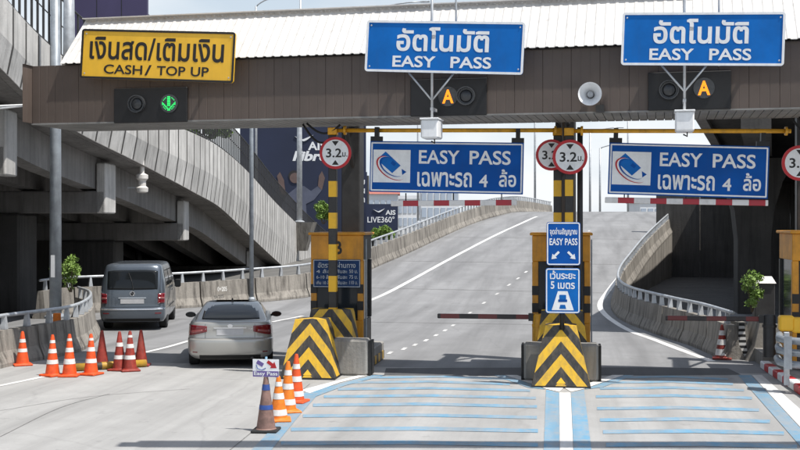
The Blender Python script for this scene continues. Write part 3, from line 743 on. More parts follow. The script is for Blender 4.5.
while u < uR:
    link('roof_sheet', sm_, cp, loc=(u, -0.12, rz0)); link('roof_sheet', sm_, cp, loc=(u+sw, DEP+0.12, rz0), rot=(0,0,R(180))); u += sw
MB().prism([(0,0),(0,0.02),(u-ur0,0.02),(u-ur0,0)], 0.86, 1.14).build('ridge_cap', M['roof'], cp, loc=(ur0,0,rz1+0.03))
ge = MB(); ge.add([(ur0+0.02,-0.08,rz0-0.02),(ur0+0.02,DEP+0.08,rz0-0.02),(ur0+0.02,1.0,rz1-0.03),(ur0+0.05,-0.08,rz0-0.02),(ur0+0.05,DEP+0.08,rz0-0.02),(ur0+0.05,1.0,rz1-0.03)], [(0,1,2),(3,5,4),(0,3,4,1),(1,4,5,2),(2,5,3,0)])
ge.build('gable_sheet', M['roof'], cp)
MB().box(ur0+0.1,uR,-0.06,0.02,zt-0.01,rz0-0.03).build('gutter', M['dark_steel'], cp)
# columns on the islands
def cu(X, Y): p = Vector((X, Y, 0)) - CO; return p.dot(GX), p.dot(GN)
pL = W(316.5, HY, 23.1); XL_ = pL.x - 0.08; XM_ = W(561, HY, 22.6).x; XR_ = 5.25
for X in (XL_, XM_, XR_):
    u, v = cu(X+0.10, 26.55)
    c_ = MB().bevbox(u-0.22,u+0.22,v-0.2,v+0.2,0.0,zb+0.35,0.02).build('column', M['dark_steel'], cp)
    MB().bevbox(u-0.12,u+0.12,DEP+0.035,v-0.202,zb+0.02,zb+0.34,0.015).build('arm', M['dark_steel'], c_)
    MB().tube([(u+0.05,v-0.15,zb-0.9),(u+0.05,DEP+0.3,zb+0.03)], 0.06, 6).build('strut', M['dark_steel'], c_)
# cables sagging from the soffit
for X, s in ((XL_-0.25, 1), (5.0, 1)):
    for k in range(2):
        u, v = cu(X, 24.3); pts = [(u - 0.25 + 0.75*t - 0.12*k, v+0.1*k, zb-0.03-math.sin(math.pi*min(1,t*0.9+0.02))*0.24*(1+0.5*k) - 0.45*t*k*0.3) for t in [i/12 for i in range(13)]]
        MB().tube(pts, 0.025, 6).build('cable', M['rubber'], cp, True)

for z_, dz in ((C(32,103)[1], 0.0), (C(32,103)[1], -0.16)):
    MB().tube([(uL-0.012,0.3,z_),(uL-3.0,0.3,z_+dz-0.05)], 0.025, 6).build('stay_rod', M['white'], cp, True)
# ---------------------------------------------------------------- overhead signs
def rounded(w_, h_, r_, n=4):
    pts = []
    for cx, cz, a0 in ((w_/2-r_, h_/2-r_, 0), (-w_/2+r_, h_/2-r_, 90), (-w_/2+r_, -h_/2+r_, 180), (w_/2-r_, -h_/2+r_, 270)):
        for k in range(n+1):
            a = R(a0 + 90*k/n); pts.append((cx+r_*math.cos(a), cz+r_*math.sin(a)))
    return pts
def frame_ring(w_, h_, r_, t, y, dy, mat, parent, name='border'):
    a = rounded(w_, h_, r_); b_ = rounded(w_-2*t, h_-2*t, max(0.005, r_-t)); n = len(a); b = MB()
    vs = [(p[0], y-dy, p[1]) for p in a] + [(p[0], y-dy, p[1]) for p in b_] + [(p[0], y, p[1]) for p in a] + [(p[0], y, p[1]) for p in b_]
    fs = []
    for i in range(n):
        j = (i+1) % n
        fs += [(i,j,n+j,n+i), (i,2*n+i,2*n+j,j), (n+i,n+j,3*n+j,3*n+i)]
    b.add(vs, fs); return b.build(name, mat, parent)
def sign_local(tl, tr, bl, br, off):
    A = [C(*p, off) for p in (tl, tr, bl, br)]
    cx = sum(a[0] for a in A)/4; cz = sum(a[1] for a in A)/4
    wd = (math.hypot(A[1][0]-A[0][0], A[1][1]-A[0][1]) + math.hypot(A[3][0]-A[2][0], A[3][1]-A[2][1]))/2
    ht = (math.hypot(A[0][0]-A[2][0], A[0][1]-A[2][1]) + math.hypot(A[1][0]-A[3][0], A[1][1]-A[3][1]))/2
    roll = math.atan2(A[1][1]-A[0][1], A[1][0]-A[0][0])
    p = CO + GX*cx + GN*off; p.z = cz
    return p, wd, ht, roll
def overhead(name, label, tl, tr, bl, br, off, face, edge, ink, lines, cat='sign', group=None):
    p, wd, ht, roll = sign_local(tl, tr, bl, br, off)
    t = thing(name, label, cat, p, 0, group, rot=(0, -roll, -PHI))
    MB().prism(rounded(wd-0.01, ht-0.01, 0.05), -0.03, 0.03).build('board', face, t)
    frame_ring(wd, ht, 0.06, 0.045, -0.031, 0.012, edge, t)
    for s, cx, cz, w_, h_, bo in lines: letters(s, cx*wd, cz*ht, w_*wd, h_*ht, -0.033, ink, t, bo)
    for sx in (-0.47, -0.25, 0.25, 0.47):
        for sz in (-0.4, 0.4): 
            if abs(sx) > 0.4: MB().lathe([(0.018,-0.036),(0.012,-0.042)], 8, (sx*wd,0,sz*ht), 'y').build('bolt', M['galv'], t)
    for sx in (-0.3, 0.3): MB().box(sx*wd-0.03, sx*wd+0.03, 0.031, -off+0.25, -ht*0.42, -ht*0.36).build('bracket', M['galv'], t)
    for sx in (-0.3, 0.3): MB().box(sx*wd-0.025, sx*wd+0.025, 0.031, 0.07, -ht*0.45, ht*0.45).build('stiffener', M['galv'], t)
    return t, wd, ht
overhead('lane_sign', 'yellow lane sign reading CASH/TOP UP on the left of the canopy', (82,29),(235,32.5),(81.5,79.5),(235,82), -0.40, M['yellow'], M['ink'], M['ink'],
   [('เงินสด/เติมเงิน', -0.005, 0.12, 0.875, 0.46, 0.018), ('CASH', -0.215, -0.30, 0.255, 0.19, 0.018), ('/', -0.05, -0.30, 0.045, 0.21, 0.018), ('TOP', 0.10, -0.30, 0.185, 0.19, 0.018), ('UP', 0.285, -0.30, 0.115, 0.19, 0.018)])
for lab, tl, tr, bl, br, mx_ in (
   ('blue EASY PASS lane sign above the middle of the canopy', (366.5,20.5),(524.5,22.5),(366,72),(524,74.5), (431, 456)),
   ('blue EASY PASS lane sign at the right end of the canopy', (622,13),(785,12.2),(621.5,66),(784.5,65.5), (683.5, 719))):
    t, wd, ht = overhead('lane_sign', lab, tl, tr, bl, br, -0.55, M['blue'], M['white'], M['white'],
       [('อัตโนมัติ', -0.01, 0.145, 0.585, 0.47, 0.024), ('EASY', -0.185, -0.29, 0.275, 0.222, 0.022), ('PASS', 0.175, -0.29, 0.255, 0.222, 0.022)])
    cx = (tl[0]+tr[0])/2; bx = 432 if cx < 500 else 684.5
    # mast with camera housing
    ub, z0 = C(bx, 118 if cx < 500 else 110, -0.47); zt2 = zt + 2.1
    p = CO + GX*ub + GN*(-0.47); p.z = z0
    ms = thing('camera_mast', 'thin steel mast with white camera box hanging below the ' + ('middle' if cx < 500 else 'right') + ' blue lane sign', 'camera mast', p, -PHI)
    MB().tube([(0,0,-0.05),(0,0,zt2-z0)], 0.028, 8).build('mast', M['galv'], ms, True)
    for sx in (-1, 1): MB().tube([(0,-0.01,0.35),(sx*0.48,-0.01,0.92)], 0.02, 6).build('brace', M['galv'], ms, True)
    MB().box(-0.03,0.03,-0.03,0.45,0.15,0.21).build('wall_arm', M['galv'], ms)
    bh = MB(); bh.bevbox(-0.175,0.175,-0.28,0.22,-0.42,-0.05,0.03); cb = bh.build('camera_box', M['white'], ms)
    MB().bevbox(-0.19,0.19,-0.31,0.24,-0.05,-0.02,0.008).build('hood', M['white'], cb)
    MB().tube([(0.05,0,-0.42),(0.05,0.02,-0.5),(-0.02,0.05,-0.46)], 0.015, 6).build('cable', M['rubber'], cb)
    ux = C(mx_[1], 30, -0.47)[0]; p2 = CO + GX*ux + GN*(-0.46); p2.z = zt - 0.5
    tag(MB().tube([(0,0,0),(0,0,2.6)], 0.022, 6).build('antenna_pole', M['galv'], None, True, loc=p2), 'thin antenna pole rising behind the ' + ('middle' if cx < 500 else 'right') + ' blue lane sign', 'pole')

# ---------------------------------------------------------------- lane signals on the fascia
def arrow_down(b, s, y):
    b.prism([(-0.03*s,0.13*s),(0.03*s,0.13*s),(0.03*s,-0.02*s),(0.09*s,-0.02*s),(0,-0.14*s),(-0.09*s,-0.02*s),(-0.03*s,-0.02*s)], y-0.012, y)
def signal(label, tl, br, lamps):
    u0, z1 = C(*tl, -0.02); u1, z0 = C(*br, -0.02); wd = u1-u0; ht = z1-z0
    p = CO + GX*((u0+u1)/2) + GN*(-0.01); p.z = (z0+z1)/2
    t = thing('lane_signal', label, 'signal', p, -PHI, 'lane signals on the canopy')
    MB().bevbox(-wd/2, wd/2, -0.07, -0.002, -ht/2, ht/2, 0.012).build('housing', M['black'], t)
    for px, py, kind in lamps:
        u, z = C(px, py, -0.1); x = u-(u0+u1)/2; zz = z-(z0+z1)/2
        if kind == 'off':
            h = MB().lathe([(0.19,-0.071),(0.19,-0.16),(0.17,-0.16),(0.16,-0.10),(0.05,-0.085)], 20, (x,0,zz), 'y').build('lamp', M['lampbody'], t, 40)
            MB().lathe([(0.135,-0.094),(0.10,-0.115),(0.03,-0.13)], 18, (x,0,zz), 'y').build('lens', M['lampbody'], h, True)
        elif kind == 'arrow':
            h = MB().lathe([(0.20,-0.071),(0.20,-0.10),(0.18,-0.10)], 20, (x,0,zz), 'y').build('lamp', M['lampbody'], t, 40)
            b = MB(); s = 0.024
            for gx in range(-6, 7):
                for gz in range(-6, 7):
                    X, Z = gx*s, gz*s
                    on = (abs(X) < 0.03 and Z > -0.06) or (Z <= 0.0 and abs(abs(X) - (Z+0.13)) < 0.03 and Z > -0.14) or (math.hypot(X,Z) > 0.135 and math.hypot(X,Z) < 0.15)
                    if on: b.box(x+X-0.008, x+X+0.008, -0.112, -0.101, zz+Z-0.008, zz+Z+0.008)
            b.build('green_arrow', M['green_on'], h)
        else:
            h = MB().lathe([(0.20,-0.071),(0.20,-0.10),(0.18,-0.10)], 20, (x,0,zz), 'y').build('lamp', M['lampbody'], t, 40)
            letters('A', x, zz, 0.23, 0.28, -0.104, M['amber_on'], h, 0.03)
    return t
signal('black lane signal with a green down arrow under the yellow sign', (115,89), (188,122), [(137,104,'off'),(169,103.5,'arrow')])
signal('black lane signal showing an amber A under the middle blue sign', (411,80), (487,115), [(466,96,'off'),(448,96.5,'A')])
signal('black lane signal showing an amber A under the right blue sign', (648,73), (731,109), [(669,90,'off'),(704,88,'A')])

# loudspeaker on the fascia
u, z = C(590, 94, -0.3); p = CO + GX*u + GN*(-0.02); p.z = z
ls = thing('loudspeaker', 'round white horn loudspeaker fixed to the brown canopy fascia', 'loudspeaker', p, -PHI)
MB().lathe([(0.05,-0.02),(0.07,-0.02),(0.10,-0.14),(0.19,-0.24),(0.23,-0.32),(0.228,-0.335),(0.21,-0.325),(0.17,-0.25),(0.085,-0.15),(0.05,-0.02)], 28, (0,0,0), 'y', 0, False).build('horn', M['white'], ls, 40)
MB().lathe([(0.055,-0.05),(0.06,-0.22),(0.035,-0.27),(0.01,-0.28)], 16, (0,0,0), 'y').build('throat', M['galv'], ls, True)
MB().box(0.1,0.26,-0.12,-0.0,-0.34,-0.2).build('bracket', M['dark_steel'], ls)

# ================================================================ TOLL ISLANDS
def disc(b, r_, y0, y1, n=32, c=(0,0)): b.lathe([(r_, y0), (r_, y1)], n, (c[0],0,c[1]), 'y')
def height_sign(p, label, r_=0.345):
    t = thing('height_limit_sign', label, 'sign', p)
    b = MB(); disc(b, r_, -0.015, 0.015); b.build('disc', M['red'], t)
    b = MB(); disc(b, r_*0.83, -0.019, -0.0155); b.build('face', M['white'], t)
    letters('3.2', -r_*0.10, 0, r_*0.98, r_*0.56, -0.0195, M['ink'], t, 0.02)
    letters('ม.', r_*0.60, -r_*0.10, r_*0.32, r_*0.28, -0.0195, M['ink'], t, 0.02)
    for s in (1, -1):
        b = MB(); b.prism([(-r_*0.22, s*r_*0.74), (r_*0.22, s*r_*0.74), (0, s*r_*0.44)], -0.0225, -0.0195); b.build('arrowhead', M['ink'], t)
    MB().box(-0.03,0.03,0.0155,0.05,-0.2,0.2).build('bracket', M['galv'], t)
    return t
def chevron_block(name, label, X, Y, wb, wt, h, dep, tz=0.0):
    t = thing(name, label, 'barrier block', (X, Y, 0))
    b = MB(); b.frus((-wb/2, wb/2, 0, dep), (-wt/2, wt/2, 0.30, dep-0.12), 0.04, h); b.build('block', M['chev'], t)
    tri = MB(); f_ = lambda z: 0.30*(z-0.04)/(h-0.04)-0.004; tri.add([(-0.09,f_(0.09),0.09),(0.09,f_(0.09),0.09),(0,f_(0.20),0.20),(-0.09,f_(0.09)+0.02,0.09),(0.09,f_(0.09)+0.02,0.09),(0,f_(0.20)+0.02,0.20)], [(0,1,2),(3,5,4),(0,3,4,1),(1,4,5,2),(2,5,3,0)]); tri.build('triangle_mark', M['yellow'], t)
    b = MB(); b.frus((-wb/2-0.012, wb/2+0.012, -0.012, dep+0.012), (-wb/2-0.005, wb/2+0.005, 0.0, dep), 0, 0.038); b.build('foot', M['black'], t)
    return t
def island(X, Y0, Y1, wd, label):
    t = thing('toll_island', label, 'traffic island', (X, Y0, 0))
    h = 0.62
    b = MB(); b.bevbox(-wd/2, wd/2, 0, 0.42, 0, h+0.14, 0.05); b.build('nose_block', M['kerb_conc'], t)
    b = MB(); b.bevbox(-wd/2+0.16, wd/2-0.16, 0.425, Y1-Y0, 0, h-0.22, 0.03); b.build('plinth', M['kerb_conc'], t)
    for s in (-1, 1):
        x = s*(wd/2+0.025); b = MB(); b.box(x-0.022, x+0.022, 0.03, 0.5, 0.0, h+0.10); b.build('fender', M['rubber'], t)
        x = s*(wd/2-0.16+0.012); b = MB(); b.box(x-0.010, x+0.010, 0.56, Y1-Y0-0.1, 0.02, 0.2); b.build('kerb_paint', M['hazard'], t)
    return t
def booth(X, Y, wd, dep, label, z0=0.40, z1=2.97, digit=None, rates=False, sidem='dark_steel'):
    t = thing('toll_booth', label, 'toll booth', (X, Y, z0)); h = z1-z0; p = 0.13
    hz_ = 1.25
    MB().bevbox(-wd/2, wd/2, 0, 0.07, 0, 0.62, 0.012).build('lower_panel', M['orange'], t)
    MB().bevbox(-wd/2+0.012, wd/2-0.012, 0.072, dep, 0, 0.61, 0.01).build('lower_body', M[sidem], t)
    MB().bevbox(-wd/2+0.012, wd/2-0.012, 0.072, dep, h-0.61, h-0.062, 0.01).build('upper_body', M[sidem], t)
    top = MB(); top.bevbox(-wd/2, wd/2, 0, 0.07, h-0.62, h-0.06, 0.012); tp = top.build('header', M['orange'], t)
    MB().bevbox(-wd/2-0.05, wd/2+0.05, -0.06, dep+0.06, h-0.06, h, 0.015).build('roof', M['orange'], t)
    for sx in (-1, 1):
        for sy in (0, 1):
            x0 = -wd/2 if sx < 0 else wd/2-p; y0 = 0 if sy == 0 else dep-p
            po = MB().bevbox(x0, x0+p, y0, y0+p, 0.621, h-0.621, 0.01).build('corner_post', M['orange'] if sy == 0 else M['dark_steel'], t)
            if sy == 0:
                for zz in (0.85, 1.22): MB().box(x0-0.004, x0+p+0.004, -0.006, 0.02, zz, zz+0.20).build('black_patch', M['black'], po)
    wz0, wz1 = 0.625, h-0.625
    fr = MB().box(-wd/2+p+0.002, wd/2-p-0.002, 0.03, 0.045, wz0, wz1).build('window', M['booth_glass'], t)
    MB().box(-0.02, 0.02, 0.01, 0.028, wz0, wz1).build('mullion', M['black'], fr)
    for sx in (-1, 1):
        MB().box(sx*(wd/2-0.05)-0.006, sx*(wd/2-0.05)+0.006, p+0.002, dep-p-0.002, wz0-0.012, wz1+0.012).build('window', M['booth_glass'], t)
    MB().box(-wd/2+0.07, wd/2-0.07, dep-0.05, dep-0.02, wz0, wz1).build('back_panel', M['dark_steel'], t)
    MB().box(-wd/2+0.2, wd/2-0.2, 0.0, 0.028, wz0+0.02, wz0+0.14).build('counter_papers', M['pale_glass'], t)
    MB().tube([(wd/2+0.03,0.2,0.02),(wd/2+0.03,0.2,h-0.15)], 0.018, 6).build('conduit', M['grey_steel'], t)
    for zz in (wz0+0.01, wz1-0.04): MB().box(-wd/2+p+0.003, wd/2-p-0.003, 0.004, 0.027, zz, zz+0.035).build('window_rail', M['black'], fr)
    MB().bevbox(wd/2-0.36, wd/2-0.18, -0.05, -0.002, 0.36, 0.56, 0.01).build('card_reader', M['dark_steel'], t)
    MB().bevbox(-0.10, 0.12, 0.25, 0.45, wz0, wz0+0.42, 0.05).build('monitor', M['grey_steel'], t)
    if digit: letters(digit, 0.03, h-0.34, 0.17, 0.30, -0.002, M['ink'], tp, 0.03)
    if rates:
        pb = MB().box(-wd/2+0.06, wd/2-0.06, -0.03, -0.012, h-1.22, h-0.60).build('rate_board', M['rate'], t)
        frame_ring(wd-0.13, 0.60, 0.01, 0.015, -0.030, 0.004, M['dim'], pb).location = (0, 0, h-0.91)
        letters('อัตราค่าผ่านทาง', 0, h-0.72, wd*0.72, 0.13, -0.031, M['dim'], pb, 0.01)
        for k, (a, b_) in enumerate((('4 ล้อ', '50'), ('6-10 ล้อ', '75'), ('เกิน 10 ล้อ', '110'))):
            letters(a, -wd*0.25, h-0.86-0.125*k, wd*0.28, 0.085, -0.031, M['dim'], pb, 0.01)
            letters(b_+' บ.', wd*0.32, h-0.86-0.125*k, wd*0.16, 0.08, -0.031, M['dim'], pb, 0.01); letters('คันละ', wd*0.10, h-0.86-0.125*k, wd*0.20, 0.085, -0.031, M['dim'], pb, 0.01)
    return t

YI = 22.75
island(XL_+0.22, 23.55, 26.75, 1.5, 'concrete toll island under the left booth beside the silver car')
island(XM_, 23.3, 26.7, 1.5, 'concrete toll island under the middle booth between the two toll lanes')
chevron_block('chevron_block', 'front yellow and black chevron block of the left island', XL_-0.16, 22.85, 1.12, 0.64, 1.20, 0.95)
chevron_block('chevron_block', 'rear taller chevron block behind the front one on the left island', XL_+0.06, 23.85, 1.20, 0.86, 1.33, 0.85)
chevron_block('chevron_block', 'front yellow and black chevron block below the two stacked blue signs', XM_, 22.35, 1.12, 0.60, 1.18, 0.95)
chevron_block('chevron_block', 'rear chevron block behind the front one on the middle island', XM_+0.02, 23.45, 1.18, 0.84, 1.38, 0.85)
booth(XL_+0.02, 25.05, 1.18, 1.15, 'orange toll booth with blue rate board on the left island', digit='B', rates=True)
booth(XM_, 25.0, 1.24, 1.15, 'orange toll booth behind the stacked blue signs on the middle island')
booth(5.42, 24.55, 1.5, 1.5, 'orange toll booth with glazed front cut by the right picture edge', z0=0.3, z1=3.02, sidem='orange')

def gate_post(X, Y, toX, label, zarm, sd=1):
    t = thing('height_gate_post', label, 'post', (X, Y, 0))
    MB().bevbox(-0.085,0.085,-0.085,0.085,0.38,zarm-0.10,0.01).build('post', M['post'], t)
    MB().bevbox(-0.10,0.10,-0.10,0.10,zarm-0.098,zarm+0.06,0.01).build('post_cap', M['pipe'], t)
    if toX is not None:
        MB().tube([(0.10,0,zarm),(toX-X,0,zarm-0.05)], 0.045, 10).build('arm', M['pipe'], t, True)
        MB().lathe([(0.10,0),(0.10,0.05)], 12, (0,0,0)).build('flange', M['pipe'], t, loc=(0.24,0,zarm), rot=(0,R(90),0))
        MB().lathe([(0.09,0),(0.09,0.05)], 12, (0,0,0)).build('flange', M['pipe'], t, loc=(toX-X-0.12,0,zarm-0.05), rot=(0,R(90),0))
    return t
def px_at(x, y, Y):            # place where the view through a photo pixel meets the cross-plane Y
    r = ray(x, y); return CAMP + r*((Y)/r.y)
YP = 24.35
pa = px_at(333, 130.5, YP); pb_ = px_at(569, 131, YP-0.1)
gate_post(pa.x, YP, px_at(560,133,YP).x, 'yellow and black height post with pipe arm at the left booth', pa.z)
gate_post(pb_.x, YP-0.1, px_at(790,137,YP).x, 'yellow and black height post with pipe arm at the middle booth', pb_.z)
pc = px_at(557.5, 131, YP+0.25)
gate_post(pc.x, YP+0.25, None, 'plain yellow and black post standing left of the middle height post', pc.z)
cpole = px_at(580, 131, 24.6)
tag(MB().tube([(0,0,0.4),(0,0,5.2)], 0.06, 8).build('black_pole', M['dark_steel'], None, True, loc=(cpole.x, 24.6, 0)), 'thin black pole right of the middle yellow and black posts', 'pole')
height_sign(px_at(335.5, 153, YP-0.14), 'round 3.2 m height limit sign on the left booth post', 0.345)
height_sign(px_at(570, 157, YP-0.24), 'round 3.2 m height limit sign in front on the middle booth post', 0.36)
height_sign(px_at(551.5, 155, YP+0.1), 'round 3.2 m height limit sign half hidden behind the middle one', 0.33)
height_sign(px_at(800, 163, YP-0.1), 'round 3.2 m height limit sign cut by the right picture edge', 0.36)

def hanging_sign(label, blabel, tl, tr, bl, barx, bary):
    A = px_at(*tl, YP-0.09); B = px_at(*tr, YP-0.09); D = px_at(*bl, YP-0.09)
    wd = (B-A).length; ht = (A-D).length; roll = math.atan2(B.z-A.z, B.x-A.x); c = (A+B)/2 - Vector((0,0,ht/2))
    t = thing('hanging_sign', label, 'sign', c, 0, None, rot=(0,-roll,0))
    MB().bevbox(-wd/2, wd/2, -0.03, 0.03, -ht/2, ht/2, 0.01).build('board', M['deep_blue'], t)
    frame_ring(wd-0.05, ht-0.05, 0.02, 0.03, -0.0305, 0.004, M['white'], t)
    pw_ = wd*0.245; px0 = -wd*0.355
    lg = MB().box(px0-pw_/2, px0+pw_/2, -0.036, -0.031, -ht*0.31, ht*0.33).build('logo_panel', M['white'], t)
    # card and swoosh emblem
    def rot(pts, a, cx, cz): return [(cx+x*math.cos(a)-z*math.sin(a), cz+x*math.sin(a)+z*math.cos(a)) for x, z in pts]
    cx, cz = px0-pw_*0.08, ht*0.08
    MB().prism(rot([(-0.24,-0.11),(0.20,-0.13),(0.24,0.11),(-0.2,0.14)], R(-38), cx, cz), -0.040, -0.0365).build('card_mark', M['blue'], lg)
    MB().prism(rot([(-0.05,-0.035),(0.05,-0.035),(0.05,0.035),(-0.05,0.035)], R(-38), cx+0.10, cz-0.02), -0.043, -0.0405).build('chip_mark', M['deep_blue'], lg)
    def swoosh(r0, r1, a0, a1, cx, cz, sx, sz, tilt, m, yy):
        b = MB(); n = 22; vs = []; fs = []
        for i in range(n+1):
            t_ = i/n; a = R(a0+(a1-a0)*t_); th = math.sin(math.pi*min(1, 0.12+t_*0.9))
            for rr in (r0-(r1-r0)*0.5*th, r0+(r1-r0)*0.5*th):
                x, z = rr*sx*math.cos(a), rr*sz*math.sin(a)
                vs.append((cx+x*math.cos(tilt)-z*math.sin(tilt), yy, cz+x*math.sin(tilt)+z*math.cos(tilt)))
        for i in range(n): fs.append((2*i,2*i+1,2*i+3,2*i+2))
        b.add(vs, fs); b.build('swoosh_mark', m, lg)
    swoosh(0.30, 0.345, 110, 345, px0+0.0, -ht*0.02, 1.05, 0.60, R(-33), M['white'], -0.0445)
    swoosh(0.27, 0.315, 110, 350, px0+0.01, -ht*0.005, 1.05, 0.60, R(-33), M['deep_blue'], -0.0455)
    swoosh(0.335, 0.375, 135, 350, px0+0.0, -ht*0.03, 1.05, 0.60, R(-33), M['red'], -0.0465)
    b = MB(); b.prism([(px0+pw_*0.27,-ht*0.04),(px0+pw_*0.40,-ht*0.10),(px0+pw_*0.29,-ht*0.16)], -0.042, -0.0385); b.build('arrow_mark', M['deep_blue'], lg)
    letters('EASY', -wd*0.045, ht*0.20, wd*0.265, ht*0.27, -0.031, M['white'], t, 0.018)
    letters('PASS', wd*0.285, ht*0.20, wd*0.265, ht*0.27, -0.031, M['white'], t, 0.018)
    letters('เฉพาะรถ', -wd*0.008, -ht*0.235, wd*0.355, ht*0.29, -0.031, M['white'], t, 0.02)
    letters('4', wd*0.245, -ht*0.25, wd*0.055, ht*0.24, -0.031, M['white'], t, 0.02)
    letters('ล้อ', wd*0.40, -ht*0.19, wd*0.11, ht*0.34, -0.031, M['white'], t, 0.02)
    for sx in (-0.46, 0.46):
        br = MB().box(sx*wd-0.13, sx*wd+0.13, -0.02, 0.06, ht/2-0.01, ht/2+0.10).build('hanger', M['black'], t)
        MB().box(sx*wd-0.045, sx*wd+0.045, -0.03, 0.12, ht/2+0.101, ht/2+0.30).build('clamp', M['black'], br)
    a = px_at(barx[0], bary[0], YP+0.02); b_ = px_at(barx[1], bary[1], YP+0.02)
    ln = (b_-a).length
    bar = thing('height_bar', blabel, 'bar', a, 0, None, rot=(0, -math.atan2(b_.z-a.z, b_.x-a.x), 0))
    MB().bevbox(0, ln, -0.03, 0.03, -0.06, 0.06, 0.01).build('bar', M['redwhite'], bar)
    for k in (0.12, 0.5, 0.88):
        MB().box(ln*k-0.012, ln*k+0.012, -0.012, 0.012, 0.061, 0.22).build('strap', M['black'], bar)
hanging_sign('hanging blue EASY PASS sign with logo over the left toll lane', 'red and white height bar under the left hanging sign', (370,141),(523.5,142.8),(370,191.8),(391,517),(203.5,202.5))
hanging_sign('hanging blue EASY PASS sign with logo over the right toll lane', 'red and white height bar under the right hanging sign', (608.5,142.5),(768.5,146.5),(608.5,194),(605,768),(200,203))

# stacked blue signs in front of the middle booth
sp = thing('sign_post', 'black post carrying two blue signs on the middle chevron block', 'post', (XM_+0.02, 22.62, 0))
MB().tube([(0,0,1.10),(0,0,2.95)], 0.045, 8).build('post', M['black'], sp, True)
def small_sign(label, tl, br, Y, fill):
    A = px_at(*tl, Y); B = px_at(*br, Y); wd = B.x-A.x; ht = A.z-B.z; c = (A+B)/2
    t = thing('blue_sign', label, 'sign', c)
    MB().prism(rounded(wd, ht, 0.05), -0.012, 0.012).build('board', M['deep_blue'] if fill == 'arrows' else M['blue'], t)
    frame_ring(wd-0.02, ht-0.02, 0.045, 0.022, -0.0125, 0.003, M['white'], t)
    if fill == 'arrows':
        letters('จุดอ่านสัญญาณ', 0, ht*0.27, wd*0.80, ht*0.20, -0.0125, M['white'], t, 0.02)
        letters('EASY PASS', 0, ht*0.045, wd*0.82, ht*0.16, -0.0125, M['white'], t, 0.02)
        for s in (-1, 1):
            a = R(-45 if s > 0 else -135); pts = [(-0.10,-0.022),(0.015,-0.022),(0.015,-0.062),(0.105,0),(0.015,0.062),(0.015,0.022),(-0.10,0.022)]
            cx, cz = s*wd*0.24, -ht*0.27
            MB().prism([(cx+x*math.cos(a)-z*math.sin(a), cz+x*math.sin(a)+z*math.cos(a)) for x, z in pts], -0.016, -0.0128).build('arrow', M['white'], t)
    else:
        letters('เว้นระยะ', 0, ht*0.35, wd*0.74, ht*0.19, -0.0125, M['white'], t, 0.02)
        letters('5 เมตร', 0, ht*0.125, wd*0.70, ht*0.17, -0.0125, M['white'], t, 0.02)
        MB().prism([(-wd*0.32,-ht*0.43),(-wd*0.14,0.0-ht*0.01),(wd*0.14,-ht*0.01),(wd*0.32,-ht*0.43)], -0.0155, -0.0128).build('road_mark', M['white'], t)
        MB().prism(rounded(wd*0.20, ht*0.10, 0.015), -0.018, -0.0158).build('car_mark', M['blue'], t, loc=(0,0,-ht*0.14))
        MB().prism(rounded(wd*0.26, ht*0.06, 0.012), -0.018, -0.0158).build('car_mark', M['deep_blue'], t, loc=(0,0,-ht*0.22))
        MB().prism([(-wd*0.10,-ht*0.40),(-wd*0.07,-ht*0.31),(wd*0.07,-ht*0.31),(wd*0.10,-ht*0.40)], -0.018, -0.0158).build('car_mark', M['blue'], t)
    return t
small_sign('blue sign with two white slanting arrows on the middle post, upper of two', (546.5,222), (580.5,265.5), 22.52, 'arrows')
small_sign('blue keep 5 metres sign with car pictogram, lower of two', (545.5,268), (580,313.5), 22.52, 'gap')

# boom gates
def boom(label, X, Y, z, length, hm='pipe'):
    t = thing('boom_gate', label, 'boom gate', (X, Y, 0))
    if True:
        MB().lathe([(0.13,0.38),(0.13,1.22),(0.11,1.26)], 16).build('motor_housing', M[hm], t, 40)
        MB().lathe([(0.15,0),(0.15,0.05)], 16, (0,0,1.0)).build('collar', M[hm], t, 40)
        MB().box(-0.22,-0.12,-0.06,0.06,z-0.08,z+0.08).build('pivot', M['dark_steel'], t)
    MB().bevbox(-length-0.2,-0.2,-0.03,0.03,z-0.05,z+0.05,0.012).build('arm', M['boom'], t)
    return t
a = px_at(533, 317, 24.4); b_ = px_at(441, 316, 24.4)
boom('dark boom gate with yellow motor post closing the left toll lane', px_at(539,320,24.4).x, 24.4, a.z, a.x-b_.x)
a = px_at(757, 319, 24.9); b_ = px_at(663, 317.5, 24.9)
boom('dark boom gate arm closing the right toll lane', a.x+0.25, 24.9, a.z, a.x-b_.x, 'dark_steel')

